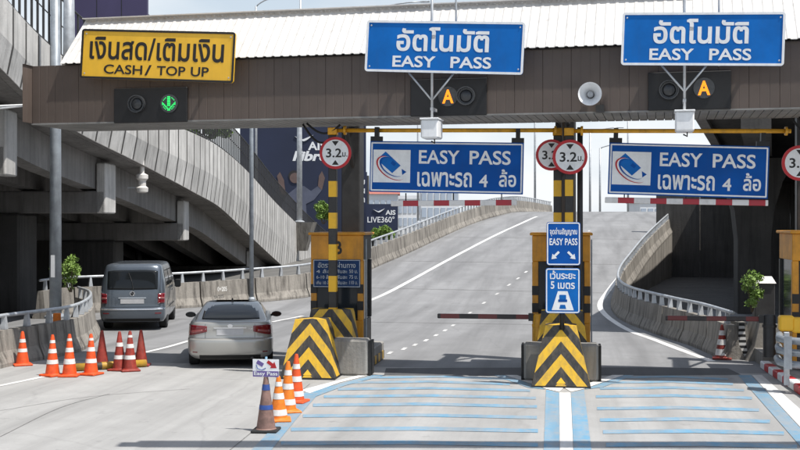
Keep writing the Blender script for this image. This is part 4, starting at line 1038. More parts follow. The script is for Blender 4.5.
# ================================================================ VEHICLES
class Shell:
    """body surface from stacked plan outlines: levels (z, half width, rear y, front y)"""
    def __init__(s, levels, dr, df, n=4.5, taper=0.03):
        s.lv = levels; s.dr = dr; s.df = df; s.n = n; s.tp = taper
    def par(s, z):
        lv = s.lv
        if z <= lv[0][0]: return lv[0][1:]
        for i in range(len(lv)-1):
            if z <= lv[i+1][0]:
                t = (z-lv[i][0])/(lv[i+1][0]-lv[i][0])
                return tuple(a+(b-a)*t for a, b in zip(lv[i][1:], lv[i+1][1:]))
        return lv[-1][1:]
    def rear(s, x, z, off=0):
        hw, yr, yf = s.par(z); k = min(0.9995, abs(x)/hw)
        return yr + s.dr*(1-(1-k**s.n)**(1/s.n)) - off
    def side(s, y, z, off=0):
        hw, yr, yf = s.par(z)
        if y < yr+s.dr:
            k = min(1, max(0, (yr+s.dr-y)/s.dr)); return hw*(1-k**s.n)**(1/s.n) + off
        if y > yf-s.df:
            k = min(1, max(0, (y-yf+s.df)/s.df)); return hw*(1-k**s.n)**(1/s.n) + off
        return hw + off
    def outline(s, z, na=14, ns=10):
        hw, yr, yf = s.par(z); e = 2/s.n; pts = []
        for i in range(na+1):
            a = math.pi/2*i/na; pts.append((hw*math.sin(a)**e, yr+s.dr*(1-math.cos(a)**e)))
        for i in range(1, ns): t = i/ns; pts.append((hw, (yr+s.dr)*(1-t)+(yf-s.df)*t))
        for i in range(na, -1, -1):
            a = math.pi/2*i/na; pts.append((hw*math.sin(a)**e, yf-s.df*(1-math.cos(a)**e)))
        return pts + [(-x, y) for x, y in pts[-2:0:-1]]
    def body(s, zs):
        b = MB(); rings = [[(x, y, z) for x, y in s.outline(z)] for z in zs]; n = len(rings[0]); vs = sum(rings, [])
        fs = [(i*n+k, i*n+(k+1)%n, (i+1)*n+(k+1)%n, (i+1)*n+k) for i in range(len(zs)-1) for k in range(n)]
        b.add(vs, fs); h = n//2
        for base, flip in ((0, True), ((len(zs)-1)*n, False)):      # close with strips, right side to mirrored left side
            for k in range(h):
                q = [base+k, base+k+1, base+(n-k-1)%n, base+(n-k)%n]; q = list(dict.fromkeys(q))
                if len(q) >= 3: b.f.append(q); b.mi.append(0)
        return b
    def rpatch(s, zlo, zhi, x0, x1, off=0.006, nx=12, nz=6):    # zlo/zhi functions of x
        b = MB(); vs = []; fs = []
        for j in range(nz+1):
            for i in range(nx+1):
                x = x0+(x1-x0)*i/nx; a, c = zlo(x), zhi(x); z = a+(c-a)*j/nz; vs.append((x, s.rear(x, z, off), z))
        m = len(vs); vs += [(v[0], v[1]+off+0.004, v[2]) for v in vs]
        for j in range(nz):
            for i in range(nx): fs.append((j*(nx+1)+i, j*(nx+1)+i+1, (j+1)*(nx+1)+i+1, (j+1)*(nx+1)+i))
        rim = [i for i in range(nx+1)] + [(j+1)*(nx+1)-1 for j in range(1, nz+1)] + [nz*(nx+1)+i for i in range(nx-1, -1, -1)] + [j*(nx+1) for j in range(nz-1, 0, -1)]
        for a, c in zip(rim, rim[1:]+rim[:1]): fs.append((a, c, c+m, a+m))
        b.add(vs, fs); return b
    def spatch(s, zlo, zhi, y0, y1, sd, off=0.006, ny=14, nz=5):
        b = MB(); vs = []; fs = []
        for j in range(nz+1):
            for i in range(ny+1):
                y = y0+(y1-y0)*i/ny; a, c = zlo(y), zhi(y); z = a+(c-a)*j/nz; vs.append((sd*s.side(y, z, off), y, z))
        m = len(vs); vs += [(v[0]-sd*(off+0.004), v[1], v[2]) for v in vs]
        for j in range(nz):
            for i in range(ny): fs.append((j*(ny+1)+i, j*(ny+1)+i+1, (j+1)*(ny+1)+i+1, (j+1)*(ny+1)+i))
        rim = [i for i in range(ny+1)] + [(j+1)*(ny+1)-1 for j in range(1, nz+1)] + [nz*(ny+1)+i for i in range(ny-1, -1, -1)] + [j*(ny+1) for j in range(nz-1, 0, -1)]
        for a, c in zip(rim, rim[1:]+rim[:1]): fs.append((a, c, c+m, a+m))
        b.add(vs, fs); return b
K = lambda v: (lambda _: v)
def smoothz(lv, sub=4):            # Catmull-Rom through the levels
    out = []
    P = [lv[0]] + lv + [lv[-1]]
    for i in range(1, len(P)-2):
        for k in range(sub):
            t = k/sub; q = []
            for c in range(4):
                a, b_, d, e_ = P[i-1][c], P[i][c], P[i+1][c], P[i+2][c]
                q.append(0.5*(2*b_+(-a+d)*t+(2*a-5*b_+4*d-e_)*t*t+(-a+3*b_-3*d+e_)*t**3))
            if not out or q[0] > out[-1][0]+1e-5: out.append(tuple(q))
    out.append(lv[-1]); return out
def cut_arches(o, spots, r_, hw):
    b = MB()
    for y in spots:
        for sd in (-1, 1):
            b = MB(); n = 28
            vs = [(sd*(hw-0.30), y+r_*math.cos(2*math.pi*k/n), r_*0.86+r_*math.sin(2*math.pi*k/n)) for k in range(n)] + [(sd*(hw+0.2), y+r_*math.cos(2*math.pi*k/n), r_*0.86+r_*math.sin(2*math.pi*k/n)) for k in range(n)]
            b.add(vs, [list(range(n)), list(range(2*n-1,n-1,-1))] + [(k, k+n, (k+1)%n+n, (k+1)%n) for k in range(n)])
            c = b.build('cutter', M['under']); m = o.modifiers.new('arch', 'BOOLEAN'); m.operation = 'DIFFERENCE'; m.object = c; m.solver = 'EXACT'
            c.parent = None
            dg = bpy.context.evaluated_depsgraph_get(); dg.update()
            pm_ = o.parent; me = bpy.data.meshes.new_from_object(o.evaluated_get(dg)); o.modifiers.clear(); o.data = me
            bpy.data.objects.remove(c)
def wheel(t, x, y, r_, wd, sd):
    w_ = MB().lathe([(r_*0.62,-wd/2),(r_*0.93,-wd/2),(r_,-wd/2+0.03),(r_,wd/2-0.03),(r_*0.93,wd/2),(r_*0.62,wd/2)], 32, (0,0,0), 'y').build('wheel', M['tyre'], t, 35, loc=(x,y,r_), rot=(0,0,R(90)))
    b = MB(); yy = wd/2 if sd < 0 else -wd/2
    b.lathe([(r_*0.64,yy*0.6),(r_*0.64,yy*1.02),(r_*0.55,yy*0.98),(r_*0.5,yy*0.7)], 28, (0,0,0), 'y', 0, False)
    for k in range(5):
        a = 2*math.pi*k/5; ca, sa = math.cos(a), math.sin(a)
        p = [(-0.03,0.04),(0.03,0.04),(0.04,r_*0.56),(-0.04,r_*0.56)]
        q = [(x_*ca-z_*sa, x_*sa+z_*ca) for x_, z_ in p]; b.prism(q, yy*0.82, yy*0.98)
    b.build('rim', M['rim'], w_, 35)
    return w_

# ---- silver sedan
HEAD = math.atan((268-400)/F)
def car_place(px, py, d):
    p = W(px, py, d); return p
sp_ = G(230, 369.0)
sedan = thing('sedan_car', 'silver beige sedan seen from behind in the cash lane', 'car', sp_, -(HEAD - math.atan(0)) - 0 + 0)
sedan.rotation_euler = (0, 0, YAW - HEAD); sedan.scale = (1.07, 1.0, 0.945)
low = smoothz([(0.21,0.76,0.16,4.30),(0.30,0.845,0.05,4.42),(0.42,0.872,0.012,4.48),(0.58,0.877,0.0,4.5),(0.665,0.874,0.012,4.48),(0.70,0.868,0.055,4.46),(0.82,0.862,0.075,4.40),(0.96,0.848,0.075,4.25),(1.04,0.825,0.085,4.05),(1.075,0.80,0.125,3.9)])
SL = Shell(low, 0.62, 0.9, 3.6)
zs = [l[0] for l in low]
bo = SL.body(zs)
body = bo.build('body', M['silver'], sedan, 32)
cut_arches(body, (0.98, 3.60), 0.345, 0.88)
body.data.materials.clear(); body.data.materials.append(M['silver'])
grn = smoothz([(1.06,0.745,0.50,3.42),(1.14,0.715,0.66,3.22),(1.24,0.668,0.92,2.95),(1.33,0.622,1.22,2.62),(1.40,0.57,1.50,2.35),(1.432,0.50,1.72,2.15),(1.44,0.36,1.86,2.05)])
SG = Shell(grn, 0.32, 0.35, 4.0)
gz_ = [l[0] for l in grn]
SG.body(gz_).build('cabin', M['silver'], sedan, 50)
rg = SG.rpatch(lambda x: 1.082+0.02*(x/0.6)**2, lambda x: 1.395-0.05*(x/0.6)**2, -0.575, 0.575, 0.004, 16, 10)
for v in range(len(rg.v)):      # narrow towards the roof
    x, y, z = rg.v[v]; k = 1 + (1.24-z)*0.28; rg.v[v] = (x*k, y, z)
gl = rg.build('rear_window', M['glass'], sedan, True)
for sd in (-1, 1):
    SG.spatch(lambda y: 1.09, lambda y: min(1.38, 1.09+max(0.02,(y-0.95)*0.62)) if y < 1.5 else (1.385 if y < 2.45 else 1.385-(y-2.45)*0.37), 0.98, 3.15, sd, 0.004).build('side_window', M['glass'], sedan, True)
    tl_ = SL.rpatch(lambda x: 0.735+0.09*((0.855-abs(x))/0.36)**1.2 + 0.02, lambda x: 1.005-0.02*((0.855-abs(x))/0.36), sd*0.47, sd*0.852, 0.012, 18, 8).build('tail_light', M['tail'], sedan, True)
    SL.rpatch(lambda x: 0.80+0.06*((0.84-abs(x))/0.34), lambda x: 0.86+0.05*((0.84-abs(x))/0.34), sd*0.56, sd*0.80, 0.016, 10, 2).build('clear_lens', M['tail_clear'], tl_, True)
    SL.rpatch(K(0.37), K(0.395), sd*0.66, sd*0.76, 0.006, 6, 2).build('reflector', M['tail'], sedan)
    m_ = MB(); m_.lathe([(0.02,-0.05),(0.085,-0.045),(0.10,0.0),(0.085,0.05),(0.02,0.085)], 14, (0,0,0), 'y'); mr = m_.build('wing_mirror', M['black'], sedan, True, loc=(sd*0.96,2.78,1.03)); mr.scale = (1.15,0.8,0.72)
    MB().lathe([(0.088,0.0),(0.08,-0.053)], 14, (0,0,0), 'y').build('mirror_glass', M['glass'], mr)
    MB().tube([(sd*0.80,2.82,0.99),(sd*0.92,2.80,1.02)], 0.03, 6).build('mirror_arm', M['under'], sedan)
    for y in (0.98, 3.60): wheel(sedan, sd*0.765, y, 0.315, 0.21, sd)
SL.rpatch(K(0.775), K(0.915), -0.27, 0.27, 0.010, 6, 3).build('number_plate', M['plate'], sedan)
SL.rpatch(lambda x: 0.925, lambda x: 0.95, -0.33, 0.33, 0.014, 10, 2).build('boot_trim', M['chrome'], sedan)
SL.rpatch(lambda x: 0.70, lambda x: 0.706, -0.84, 0.84, 0.003, 24, 1).build('bumper_seam', M['under'], sedan)
for sd in (-1, 1): SL.rpatch(lambda x: 0.705, lambda x: 1.03, sd*0.497, sd*0.503, 0.003, 1, 8).build('boot_seam', M['under'], sedan)
SL.rpatch(lambda x: 0.215, lambda x: 0.315, -0.62, 0.62, 0.006, 16, 3).build('lower_valance', M['under'], sedan)
MB().lathe([(0.045,-0.008),(0.045,0.0)], 18, (0,0,0), 'y').build('badge', M['chrome'], sedan, loc=(0, SL.rear(0,0.985)-0.003, 0.985)).scale = (1.2,1,0.9)
letters('CIVIC', -0.44, 0.915, 0.12, 0.03, SL.rear(0.44,0.915)-0.003, M['chrome'], sedan, 0.01)
letters('1.8', 0.42, 0.915, 0.07, 0.03, SL.rear(0.42,0.915)-0.003, M['chrome'], sedan, 0.01)
MB().bevbox(-0.62,0.62,0.30,4.1,0.17,0.33,0.02).build('underbody', M['under'], sedan)
MB().tube([(0.45,0.06,0.235),(0.45,0.35,0.25)], 0.035, 10).build('exhaust', M['dark_steel'], sedan, True)
MB().lathe([(0.03,0),(0.012,0.09)], 8).build('roof_antenna', M['black'], sedan, loc=(0,1.75,1.425))

# ---- slate grey van
vp = G(132, 331.0)
van = thing('van', 'slate grey passenger van with wide rear window beside the left barrier', 'van', vp); van.rotation_euler = (0, 0, YAW - math.atan((262-400)/F))
vlv = smoothz([(0.26,0.88,0.10,4.72),(0.34,0.925,0.03,4.82),(0.46,0.945,0.0,4.88),(0.60,0.95,-0.01,4.89),(0.655,0.948,0.0,4.88),(0.69,0.944,0.06,4.86),(0.95,0.944,0.075,4.8),(1.17,0.936,0.095,4.55),(1.45,0.905,0.15,4.15),(1.70,0.862,0.215,3.75),(1.86,0.825,0.27,3.5),(1.93,0.77,0.33,3.36),(1.963,0.66,0.44,3.2),(1.97,0.5,0.6,3.0)])
SV = Shell(vlv, 0.42, 0.75, 4.6)
vb = SV.body([l[0] for l in vlv]).build('body', M['vanpaint'], van, 32)
cut_arches(vb, (1.12, 4.0), 0.385, 0.95); vb.data.materials.clear(); vb.data.materials.append(M['vanpaint'])
SV.rpatch(lambda x: 1.20+0.012*(x/0.7)**2, lambda x: 1.78-0.03*(x/0.7)**4, -0.725, 0.725, 0.006, 18, 10).build('rear_window', M['glass'], van, True)
MB().tube([(0.03, SV.rear(0,1.19)-0.02, 1.185), (-0.02, SV.rear(0,1.5)-0.03, 1.45), (-0.12, SV.rear(0,1.72)-0.02, 1.70)], [0.012,0.009,0.006], 6).build('wiper', M['black'], van)
for sd in (-1, 1):
    for y0, y1 in ((0.62, 1.85), (1.93, 3.0)):
        SV.spatch(K(1.22), K(1.75), y0, y1, sd, 0.004).build('side_window', M['glass'], van, True)
    SV.spatch(K(1.20), lambda y: 1.75-max(0,(y-3.2))*0.62, 3.07, 3.85, sd, 0.004).build('side_window', M['glass'], van, True)
    SV.spatch(K(0.62), K(0.645), 1.55, 3.55, sd, 0.012).build('side_trim', M['under'], van)
    tl_ = SV.rpatch(lambda x: 0.80, lambda x: 1.10-0.02*(0.93-abs(x))/0.2, sd*0.735, sd*0.932, 0.014, 12, 8).build('tail_light', M['tail'], van, True)
    SV.rpatch(K(0.92), K(0.98), sd*0.75, sd*0.92, 0.018, 10, 2).build('clear_lens', M['tail_clear'], tl_, True)
    SV.rpatch(K(0.50), K(0.535), sd*0.66, sd*0.84, 0.008, 6, 2).build('reflector', M['tail'], van)
    m_ = MB(); m_.bevbox(-0.10,0.10,-0.06,0.06,-0.13,0.13,0.04); mr = m_.build('wing_mirror', M['under'], van, True, loc=(sd*1.07,3.55,1.22))
    MB().box(-0.08,0.08,-0.066,-0.061,-0.10,0.10).build('mirror_glass', M['glass'], mr)
    for y in (1.12, 4.0): wheel(van, sd*0.82, y, 0.335, 0.235, sd)
    SV.rpatch(K(0.71), K(1.84), sd*0.80-0.005, sd*0.80+0.005, 0.003, 1, 14).build('tailgate_seam', M['under'], van)
    for y in (1.89, 3.03): SV.spatch(K(0.42), K(1.80), y-0.006, y+0.006, sd, 0.003, 1, 14).build('door_seam', M['under'], van)
    SV.spatch(K(1.05), K(1.08), 2.78, 2.98, sd, 0.02, 4, 2).build('door_handle', M['vanpaint'], van)
SV.rpatch(K(0.615), K(0.655), -0.93, 0.93, 0.010, 30, 2).build('bumper_trim', M['chrome'], van)
SV.rpatch(K(0.694), K(0.702), -0.80, 0.80, 0.003, 24, 1).build('tailgate_seam', M['under'], van)
SV.rpatch(K(0.27), K(0.36), -0.80, 0.80, 0.004, 24, 2).build('lower_valance', M['under'], van)
SV.rpatch(K(0.80), K(0.93), -0.34, 0.34, 0.010, 6, 3).build('number_plate', M['plate'], van)
SV.rpatch(K(0.955), K(0.975), -0.40, 0.40, 0.016, 10, 2).build('handle_bar', M['chrome'], van)
em = MB().lathe([(0.075,-0.01),(0.075,0.0)], 20, (0,0,0), 'y').build('emblem', M['chrome'], van, loc=(0, SV.rear(0,1.09)-0.004, 1.09))
MB().lathe([(0.062,-0.012),(0.062,-0.0105)], 20, (0,0,0), 'y').build('emblem_field', M['black'], em)
for pts in ([(-0.04,0.05),(0,0.0),(0.04,0.05)], [(-0.055,0.02),(-0.025,-0.05),(0,0.0),(0.025,-0.05),(0.055,0.02)]):
    MB().tube([(x,-0.014,z) for x, z in pts], 0.006, 4).build('emblem_stroke', M['chrome'], em)
MB().bevbox(-0.7,0.7,0.3,4.5,0.22,0.4,0.02).build('underbody', M['under'], van)

# ================================================================ CONES AND SMALL THINGS
def cone(label, p, h, mat, bands_, bandmat, base='dark', tilt=(0,0), group=None, r0=0.155):
    t = thing('traffic_cone', label, 'traffic cone', p, random.uniform(0, 1.5), group); t.rotation_euler = (tilt[0], tilt[1], random.uniform(0,1.5))
    rr = lambda z: r0*(1-z/h)+0.03*(z/h)
    bs = MB(); bs.bevbox(-r0*1.28, r0*1.28, -r0*1.28, r0*1.28, 0.004, 0.045, 0.012); bs.build('base', M['rubber'] if base == 'dark' else mat, t)
    MB().lathe([(rr(0.046)+0.015,0.046),(rr(0.06),0.06),(rr(h*0.5),h*0.5),(rr(h-0.03),h-0.03),(rr(h)*0.8,h)], 22).build('cone_body', mat, t, 40)
    for z0, z1 in bands_: MB().lathe([(rr(z0*h)+0.004,z0*h),(rr(z1*h)+0.004,z1*h)], 22, (0,0,0), 'z', 0, False).build('band', bandmat, t, True)
    return t
gC = 'cones along the easy pass lane'; gL = 'cones by the left barrier'
c32 = cone('brown cone with blue bands, numbered 32, carrying the small Easy Pass placard', G(266,431.5), 0.86, M['cone_brown'], [(0.40,0.48),(0.74,0.84)], M['blue_band'], 'dark', (0,0), gC)
lt = letters('32', 0, 0.14, 0.085, 0.10, -0.138, M['blue_band'], c32, 0.02); c32.rotation_euler = (0,0,0.05); lt.rotation_euler = (R(-7),0,0)
cone('orange cone with white bands right behind the brown cone', G(278.5,421), 0.72, M['cone_yo'], [(0.14,0.27),(0.50,0.63),(0.78,0.88)], M['band'], 'c', (0,0), gC)
cone('orange cone third in the row from the brown cone', G(287.5,412.5), 0.86, M['cone_yo'], [(0.16,0.27),(0.46,0.57),(0.73,0.83)], M['band'], 'c', (0,0.015), gC)
cone('orange cone nearest the left chevron block, last of the row', G(296,402.5), 0.86, M['cone'], [(0.14,0.25),(0.44,0.55),(0.70,0.80)], M['band'], 'c', (0.01,0), gC)
cone('orange red cone standing alone against the near left barrier', G(22.5,365.5), 0.76, M['cone'], [(0.40,0.50),(0.68,0.78)], M['band'], 'c', (0,0), gL)
cone('orange cone leftmost of the three in front of the fallen pole', G(52.5,376), 0.86, M['cone'], [(0.30,0.40),(0.56,0.66),(0.80,0.87)], M['band'], 'c', (0,0), gL)
cone('orange cone in the middle of the three before the fallen pole', G(69.5,376.5), 0.88, M['cone'], [(0.30,0.42),(0.58,0.68),(0.84,0.90)], M['band'], 'c', (0,0), gL)
cone('orange cone rightmost of the three before the fallen pole', G(91,375), 0.86, M['cone'], [(0.30,0.40),(0.58,0.68),(0.84,0.90)], M['band'], 'c', (0,0), gL)
cone('faded dark red cone behind the orange cones, leftmost of four', G(102,366.5), 0.80, M['cone_red'], [], M['band'], 'c', (0,0), gL)
cone('faded red cone with pale bands, second of four nearest the van', G(119.5,370.5), 0.84, M['cone_red'], [(0.30,0.40),(0.62,0.72)], M['band'], 'c', (0,0), gL)
cone('faded red cone with pale bands, third of four nearest the van', G(130,371), 0.86, M['cone_red'], [(0.30,0.40),(0.58,0.68),(0.84,0.90)], M['band'], 'c', (0,0), gL)
cone('faded dark red cone rightmost of the group near the van', G(141,366), 0.80, M['cone_red'], [], M['band'], 'c', (0,0), gL)
# fallen yellow and black pole between the cones
a = G(72,371.5); b_ = G(146,367)
fp_ = thing('fallen_pole', 'yellow and black painted pole lying on the road among the cones', 'pole', a, math.atan2(b_.y-a.y, b_.x-a.x))
M['fallen'] = bands('fallen_pole_bands', 'X', 0.7, (0.05,0.04,0.035), (0.45,0.26,0.03), 0.6, 0.5)
MB().tube([(0,0,0.085),((b_-a).length,0,0.085)], 0.08, 12).build('shaft', M['fallen'], fp_, True)
MB().lathe([(0.10,-0.06),(0.10,0.03)], 12).build('end_cap', M['dark_steel'], fp_, loc=(0,0,0.102), rot=(0,R(90),0))
# placard above the brown cone
q = px_at(266, 368, G(266,431.5).y - 0.02)
pl_ = thing('placard', 'small white Easy Pass placard with red arrow on the brown cone', 'sign', q)
MB().tube([(0,0.012,-0.17),(0,0.012,0.17)], 0.018, 8).build('stick', M['line_b'], pl_, True)
pw2, ph2 = 0.41, 0.27
bd = MB().bevbox(-pw2/2,pw2/2,-0.012,-0.007,-ph2/2,ph2/2,0.001).build('board', M['white'], pl_)
M['violet'] = paint('placard_violet', (0.14,0.10,0.30), 0.5)
MB().box(-pw2/2+0.004,pw2/2-0.004,-0.015,-0.0125,-ph2/2+0.003,-ph2*0.17).build('caption_band', M['violet'], bd)
letters('Easy Pass', 0, -ph2*0.335, pw2*0.9, 0.075, -0.0152, M['white'], bd, 0.02)
an = R(-35); pts = [(-0.09,-0.025),(0.0,-0.025),(0.0,-0.06),(0.085,0),(0.0,0.06),(0.0,0.025),(-0.09,0.025)]
MB().prism([(0.10+x*math.cos(an)-z*math.sin(an), 0.05+x*math.sin(an)+z*math.cos(an)) for x, z in pts], -0.0145, -0.0125).build('arrow', M['red'], bd)
an = R(-30); pts = [(-0.055,-0.03),(0.055,-0.03),(0.055,0.03),(-0.055,0.03)]
MB().prism([(-0.09+x*math.cos(an)-z*math.sin(an), 0.07+x*math.sin(an)+z*math.cos(an)) for x, z in pts], -0.0145, -0.0125).build('card_mark', M['violet'], bd)
MB().tube([(-0.15,-0.0135,0.05),(-0.13,-0.0135,-0.005),(-0.06,-0.0135,-0.03),(0.0,-0.0135,0.0)], 0.006, 4).build('swoosh_mark', M['blue_band'], bd)

# ---------------------------------------------------------------- right edge of the plaza
# striped barrier end, drum and kerb
be = G(742,359.5)
t = thing('barrier_end', 'short concrete barrier end with black and white stripes at the right lane', 'barrier', be, R(8))
MB().prism([(-0.16,0),(0.16,0),(0.10,0.35),(0.06,0.84),(-0.06,0.84),(-0.10,0.35)], 0, 0.02).build('striped_face', M['stripe_bw'], t)
MB().prism([(-0.16,0),(0.24,0),(0.20,0.35),(0.12,0.86),(-0.08,0.86),(-0.12,0.35)], 0.021, 1.0).build('core', M['jersey'], t)
t = thing('barrier_end', 'slanting concrete block between the striped end and the right booth', 'barrier', G(754,361), R(4))
MB().prism([(-0.18,0),(0.30,0),(0.26,0.35),(0.36,0.92),(0.14,0.92),(0.02,0.35)], 0, 1.1).build('block', M['jersey'], t)
MB().prism([(0.32,0),(0.62,0),(0.62,0.82),(0.38,0.86)], 0.2, 1.5).build('buttress', M['struct'], t)
t = cone('tall faded orange and white cone leaning at the right barrier end', G(722,359), 0.80, M['cone_red'], [(0.12,0.3),(0.42,0.58),(0.7,0.84)], M['band'], 'c', (0,0), None, 0.17)
ki = thing('kerb_island', 'right toll island edged with red and white kerb stones', 'traffic island', (4.35, 20.0, 0))
kp = [G(760,368), G(768,374), G(777,380), G(787,387), G(800,396), G(818,408), G(840,424)]
kp = resample([Vector((p.x,p.y,0)) for p in kp], 0.3); ko = Vector((4.35,20.0,0))
kp2 = [kp[0]]
for p in kp:
    if (p-kp2[-1]).length > 0.42: kp2.append(p)
for i, (a, b_) in enumerate(zip(kp2, kp2[1:])):
    tg = (b_-a); ln = tg.length
    MB().bevbox(0.006, ln-0.006, 0, 0.20, 0, 0.16, 0.02).build('kerb_stone', M['red'] if i % 2 else M['white'], ki, loc=a-ko, rot=(0,0,math.atan2(tg.y,tg.x)))
b = MB(); ins = [(p + Vector((0.12,0.08,0)) - ko) for p in kp2]
b.poly([(p.x,p.y,0.13) for p in ins] + [(9-4.35, ins[-1].y, 0.13), (9-4.35, 30-20, 0.13), (ins[0].x, 30-20, 0.13)])
b.build('paving', M['kerb_conc'], ki)
MB().box(0.02, 4.6, kp2[0].y-20+0.25, 10, 0.0, 0.30).build('plinth', M['kerb_conc'], ki)
# steel guard rail terminal
gp = px_at(772, 365, 22.6); 
gr = thing('guard_rail', 'galvanised guard rail end with stacked beams in front of the right booth', 'guard rail', (gp.x+0.06, 22.3, 0.13), R(-6))
wp = [(-0.02,-0.16),(0.05,-0.12),(0.05,-0.06),(-0.02,-0.01),(-0.02,0.01),(0.05,0.06),(0.05,0.12),(-0.02,0.16)]
def wbeam(z, y0, y1):
    b = MB(); o_ = [(-x-0.03, z+zz) for x, zz in wp] ; n = len(o_)
    vs = [(x,y0,z_) for x,z_ in o_] + [(x,y1,z_) for x,z_ in o_] + [(x+0.012,y0,z_) for x,z_ in o_] + [(x+0.012,y1,z_) for x,z_ in o_]
    fs = [(i,i+1,n+i+1,n+i) for i in range(n-1)] + [(2*n+i,3*n+i,3*n+i+1,2*n+i+1) for i in range(n-1)] + [(i,2*n+i,2*n+i+1,i+1) for i in range(n-1)] + [(n+i,n+i+1,3*n+i+1,3*n+i) for i in range(n-1)] + [(0,n,3*n,2*n),(n-1,3*n-1,4*n-1,2*n-1)]
    b.add(vs, fs); return b
for i, z in enumerate((0.42, 0.64, 0.86)):
    MB().tube([(0.02+0.02*i,0.5,z+0.05),(0.03,0.16,z+0.02),(0.14,0.0,z),(0.5,-0.06,z-0.02),(1.6,-0.12,z-0.04)], 0.07, 12).build('beam', M['grey_steel'], gr, True)
for x in (0.16, 0.52, 0.95): MB().bevbox(x-0.05,x+0.05,0.10,0.2,0,1.0,0.01).build('post', M['galv'], gr)
for x in (0.16, 0.52, 0.95): MB().box(x-0.07,x+0.07,-0.17,-0.155,0.34,0.95).build('clamp_strap', M['grey_steel'], gr)
for k, (x, y) in enumerate(((786,323),(799,325))):
    p = px_at(x, y, 23.6); t = thing('warning_lamp', ('left' if k == 0 else 'right') + ' yellow lamp box above the guard rail end', 'lamp', (p.x, 23.6, 0.3))
    MB().bevbox(-0.14,0.14,-0.12,0.12,p.z-0.3-0.15,p.z-0.3+0.15,0.03).build('lamp_box', M['yellow'], t)
    MB().tube([(0,0,0),(0,0,p.z-0.3-0.15)], 0.04, 8).build('stand', M['dark_steel'], t, True)
# dark cabinet and white shade roof left of the booth
t = thing('parasol_roof', 'small white shade roof on a dark cabinet left of the right booth', 'shelter', G(761,352)); q = px_at(761, 282, t.location.y)
MB().frus((-0.22,0.32,-0.25,0.25),(-0.02,0.25,-0.05,0.05), q.z-0.02, q.z+0.14).build('roof', M['roof'], t)
MB().bevbox(-0.18,0.30,-0.2,0.2,0.0,q.z-0.022,0.02).build('cabinet', M['dark_steel'], t)

# ---------------------------------------------------------------- plants
def leaf_mesh(b, c, s, rnd):
    n = Vector((rnd.gauss(0,1),rnd.gauss(0,1),rnd.gauss(0,1)+0.6)).normalized(); u = n.orthogonal().normalized(); v = n.cross(u); a = rnd.uniform(0,6.28)
    u, v = u*math.cos(a)+v*math.sin(a), v*math.cos(a)-u*math.sin(a)
    b.add([c-u*s, c+v*s*0.45+n*s*0.1, c+u*s, c-v*s*0.45+n*s*0.1], [(0,1,2,3)])
def shrub(name, label, p, rx, rz, n, leaf, mat, seed, stems=5, cat='plant', group=None):
    rnd = random.Random(seed); t = thing(name, label, cat, p, 0, group)
    clumps = [(Vector((rnd.gauss(0,rx*0.42), rnd.gauss(0,rx*0.42), rz*rnd.uniform(0.25,0.95))), rnd.uniform(0.25,0.5)*rx) for _ in range(14)]
    b = MB()
    for i in range(n):
        c, r_ = clumps[rnd.randrange(len(clumps))]; d = Vector((rnd.gauss(0,1),rnd.gauss(0,1),rnd.gauss(0,1))).normalized()*r_*rnd.uniform(0.4,1.05)
        leaf_mesh(b, c+d, leaf*rnd.uniform(0.6,1.3), rnd)
    tag(b.build('foliage', mat, t), kind='stuff')
    sb_ = MB()
    for i in range(stems):
        c, _ = clumps[i]; sb_.tube([(c.x*0.1,c.y*0.1,0),(c.x*0.5,c.y*0.5,c.z*0.5),tuple(c)], [rx*0.05,rx*0.035,rx*0.015], 5)
    sb_.build('stems', M['bark'], t)
    return t
shrub('shrub', 'bright green shrub behind the near left lamp post', px_at(71,292,31.5)*1.0, 0.42, 1.0, 1100, 0.055, M['leaf'], 3)
shrub('shrub', 'light green spindly bush beside the right toll booth', W(752,312,26.6), 0.30, 0.9, 800, 0.05, M['leaf'], 5)
for k, (x, y, d, rx, rz, lab) in enumerate(((207,140,62,1.4,2.0,'green tree top behind the flyover fence near the canopy'),(323,224,112,1.0,2.4,'round green tree in front of the navy billboard'),(383,238,96,0.9,0.75,'low green bush below the small navy billboard'))):
    p = W(x, y, d); shrub('tree', lab, p, rx, rz, 2200, 0.16 if d < 120 else 0.5, M['leaf'] if k != 3 else M['leaf2'], 11+k, 5, 'tree')

# ---------------------------------------------------------------- lamp posts
def lamp_post(label, x, ybase, ytop_or_h, d, r_, arm=None, mat='grey_steel', sticker=False, zbase=None):
    p = W(x, ybase, d); top = W(x, ytop_or_h, d).z - p.z
    t = thing('lamp_post', label, 'lamp post', p)
    MB().tube([(0,0,0),(0,0,top*0.5),(0,0,top)], [r_*1.1,r_,r_*0.8], 12).build('pole', M[mat], t, True)
    MB().lathe([(r_*2.0,0),(r_*2.0,0.05),(r_*1.3,0.12)], 12).build('base_plate', M[mat], t)
    if arm:
        pts = [(0,0,top-0.1)] + [(arm[0]*k/6, 0, top + arm[1]*math.sin(k/6*math.pi/2)) for k in range(1,7)]
        MB().tube(pts, r_*0.55, 8).build('arm', M[mat], t, True)
        MB().bevbox(min(arm[0],arm[0]+0.9*(1 if arm[0]>0 else -1)), max(arm[0],arm[0]+0.9*(1 if arm[0]>0 else -1)), -0.14,0.14, top+arm[1]-0.08, top+arm[1]+0.06, 0.03).build('lamp_head', M[mat], t)
    return t
t = lamp_post('thick grey lamp post behind the near left barrier', 55.5, 318, -30, 30.5, 0.145)
q = W(55.5, 318, 30.5).z
st = MB().box(-0.055,0.055,-0.165,-0.16,W(55,277,30.5).z-q,W(55,255,30.5).z-q).build('sticker', M['white'], t)
lamp_post('slim grey lamp post behind the barrier, left of the first booth', 251.5, 300, 20, 44.0, 0.08)
t = lamp_post('pale lamp post standing on a bracket of the flyover parapet', 299.5, 222, 60, 96, 0.22, None, 'galv')
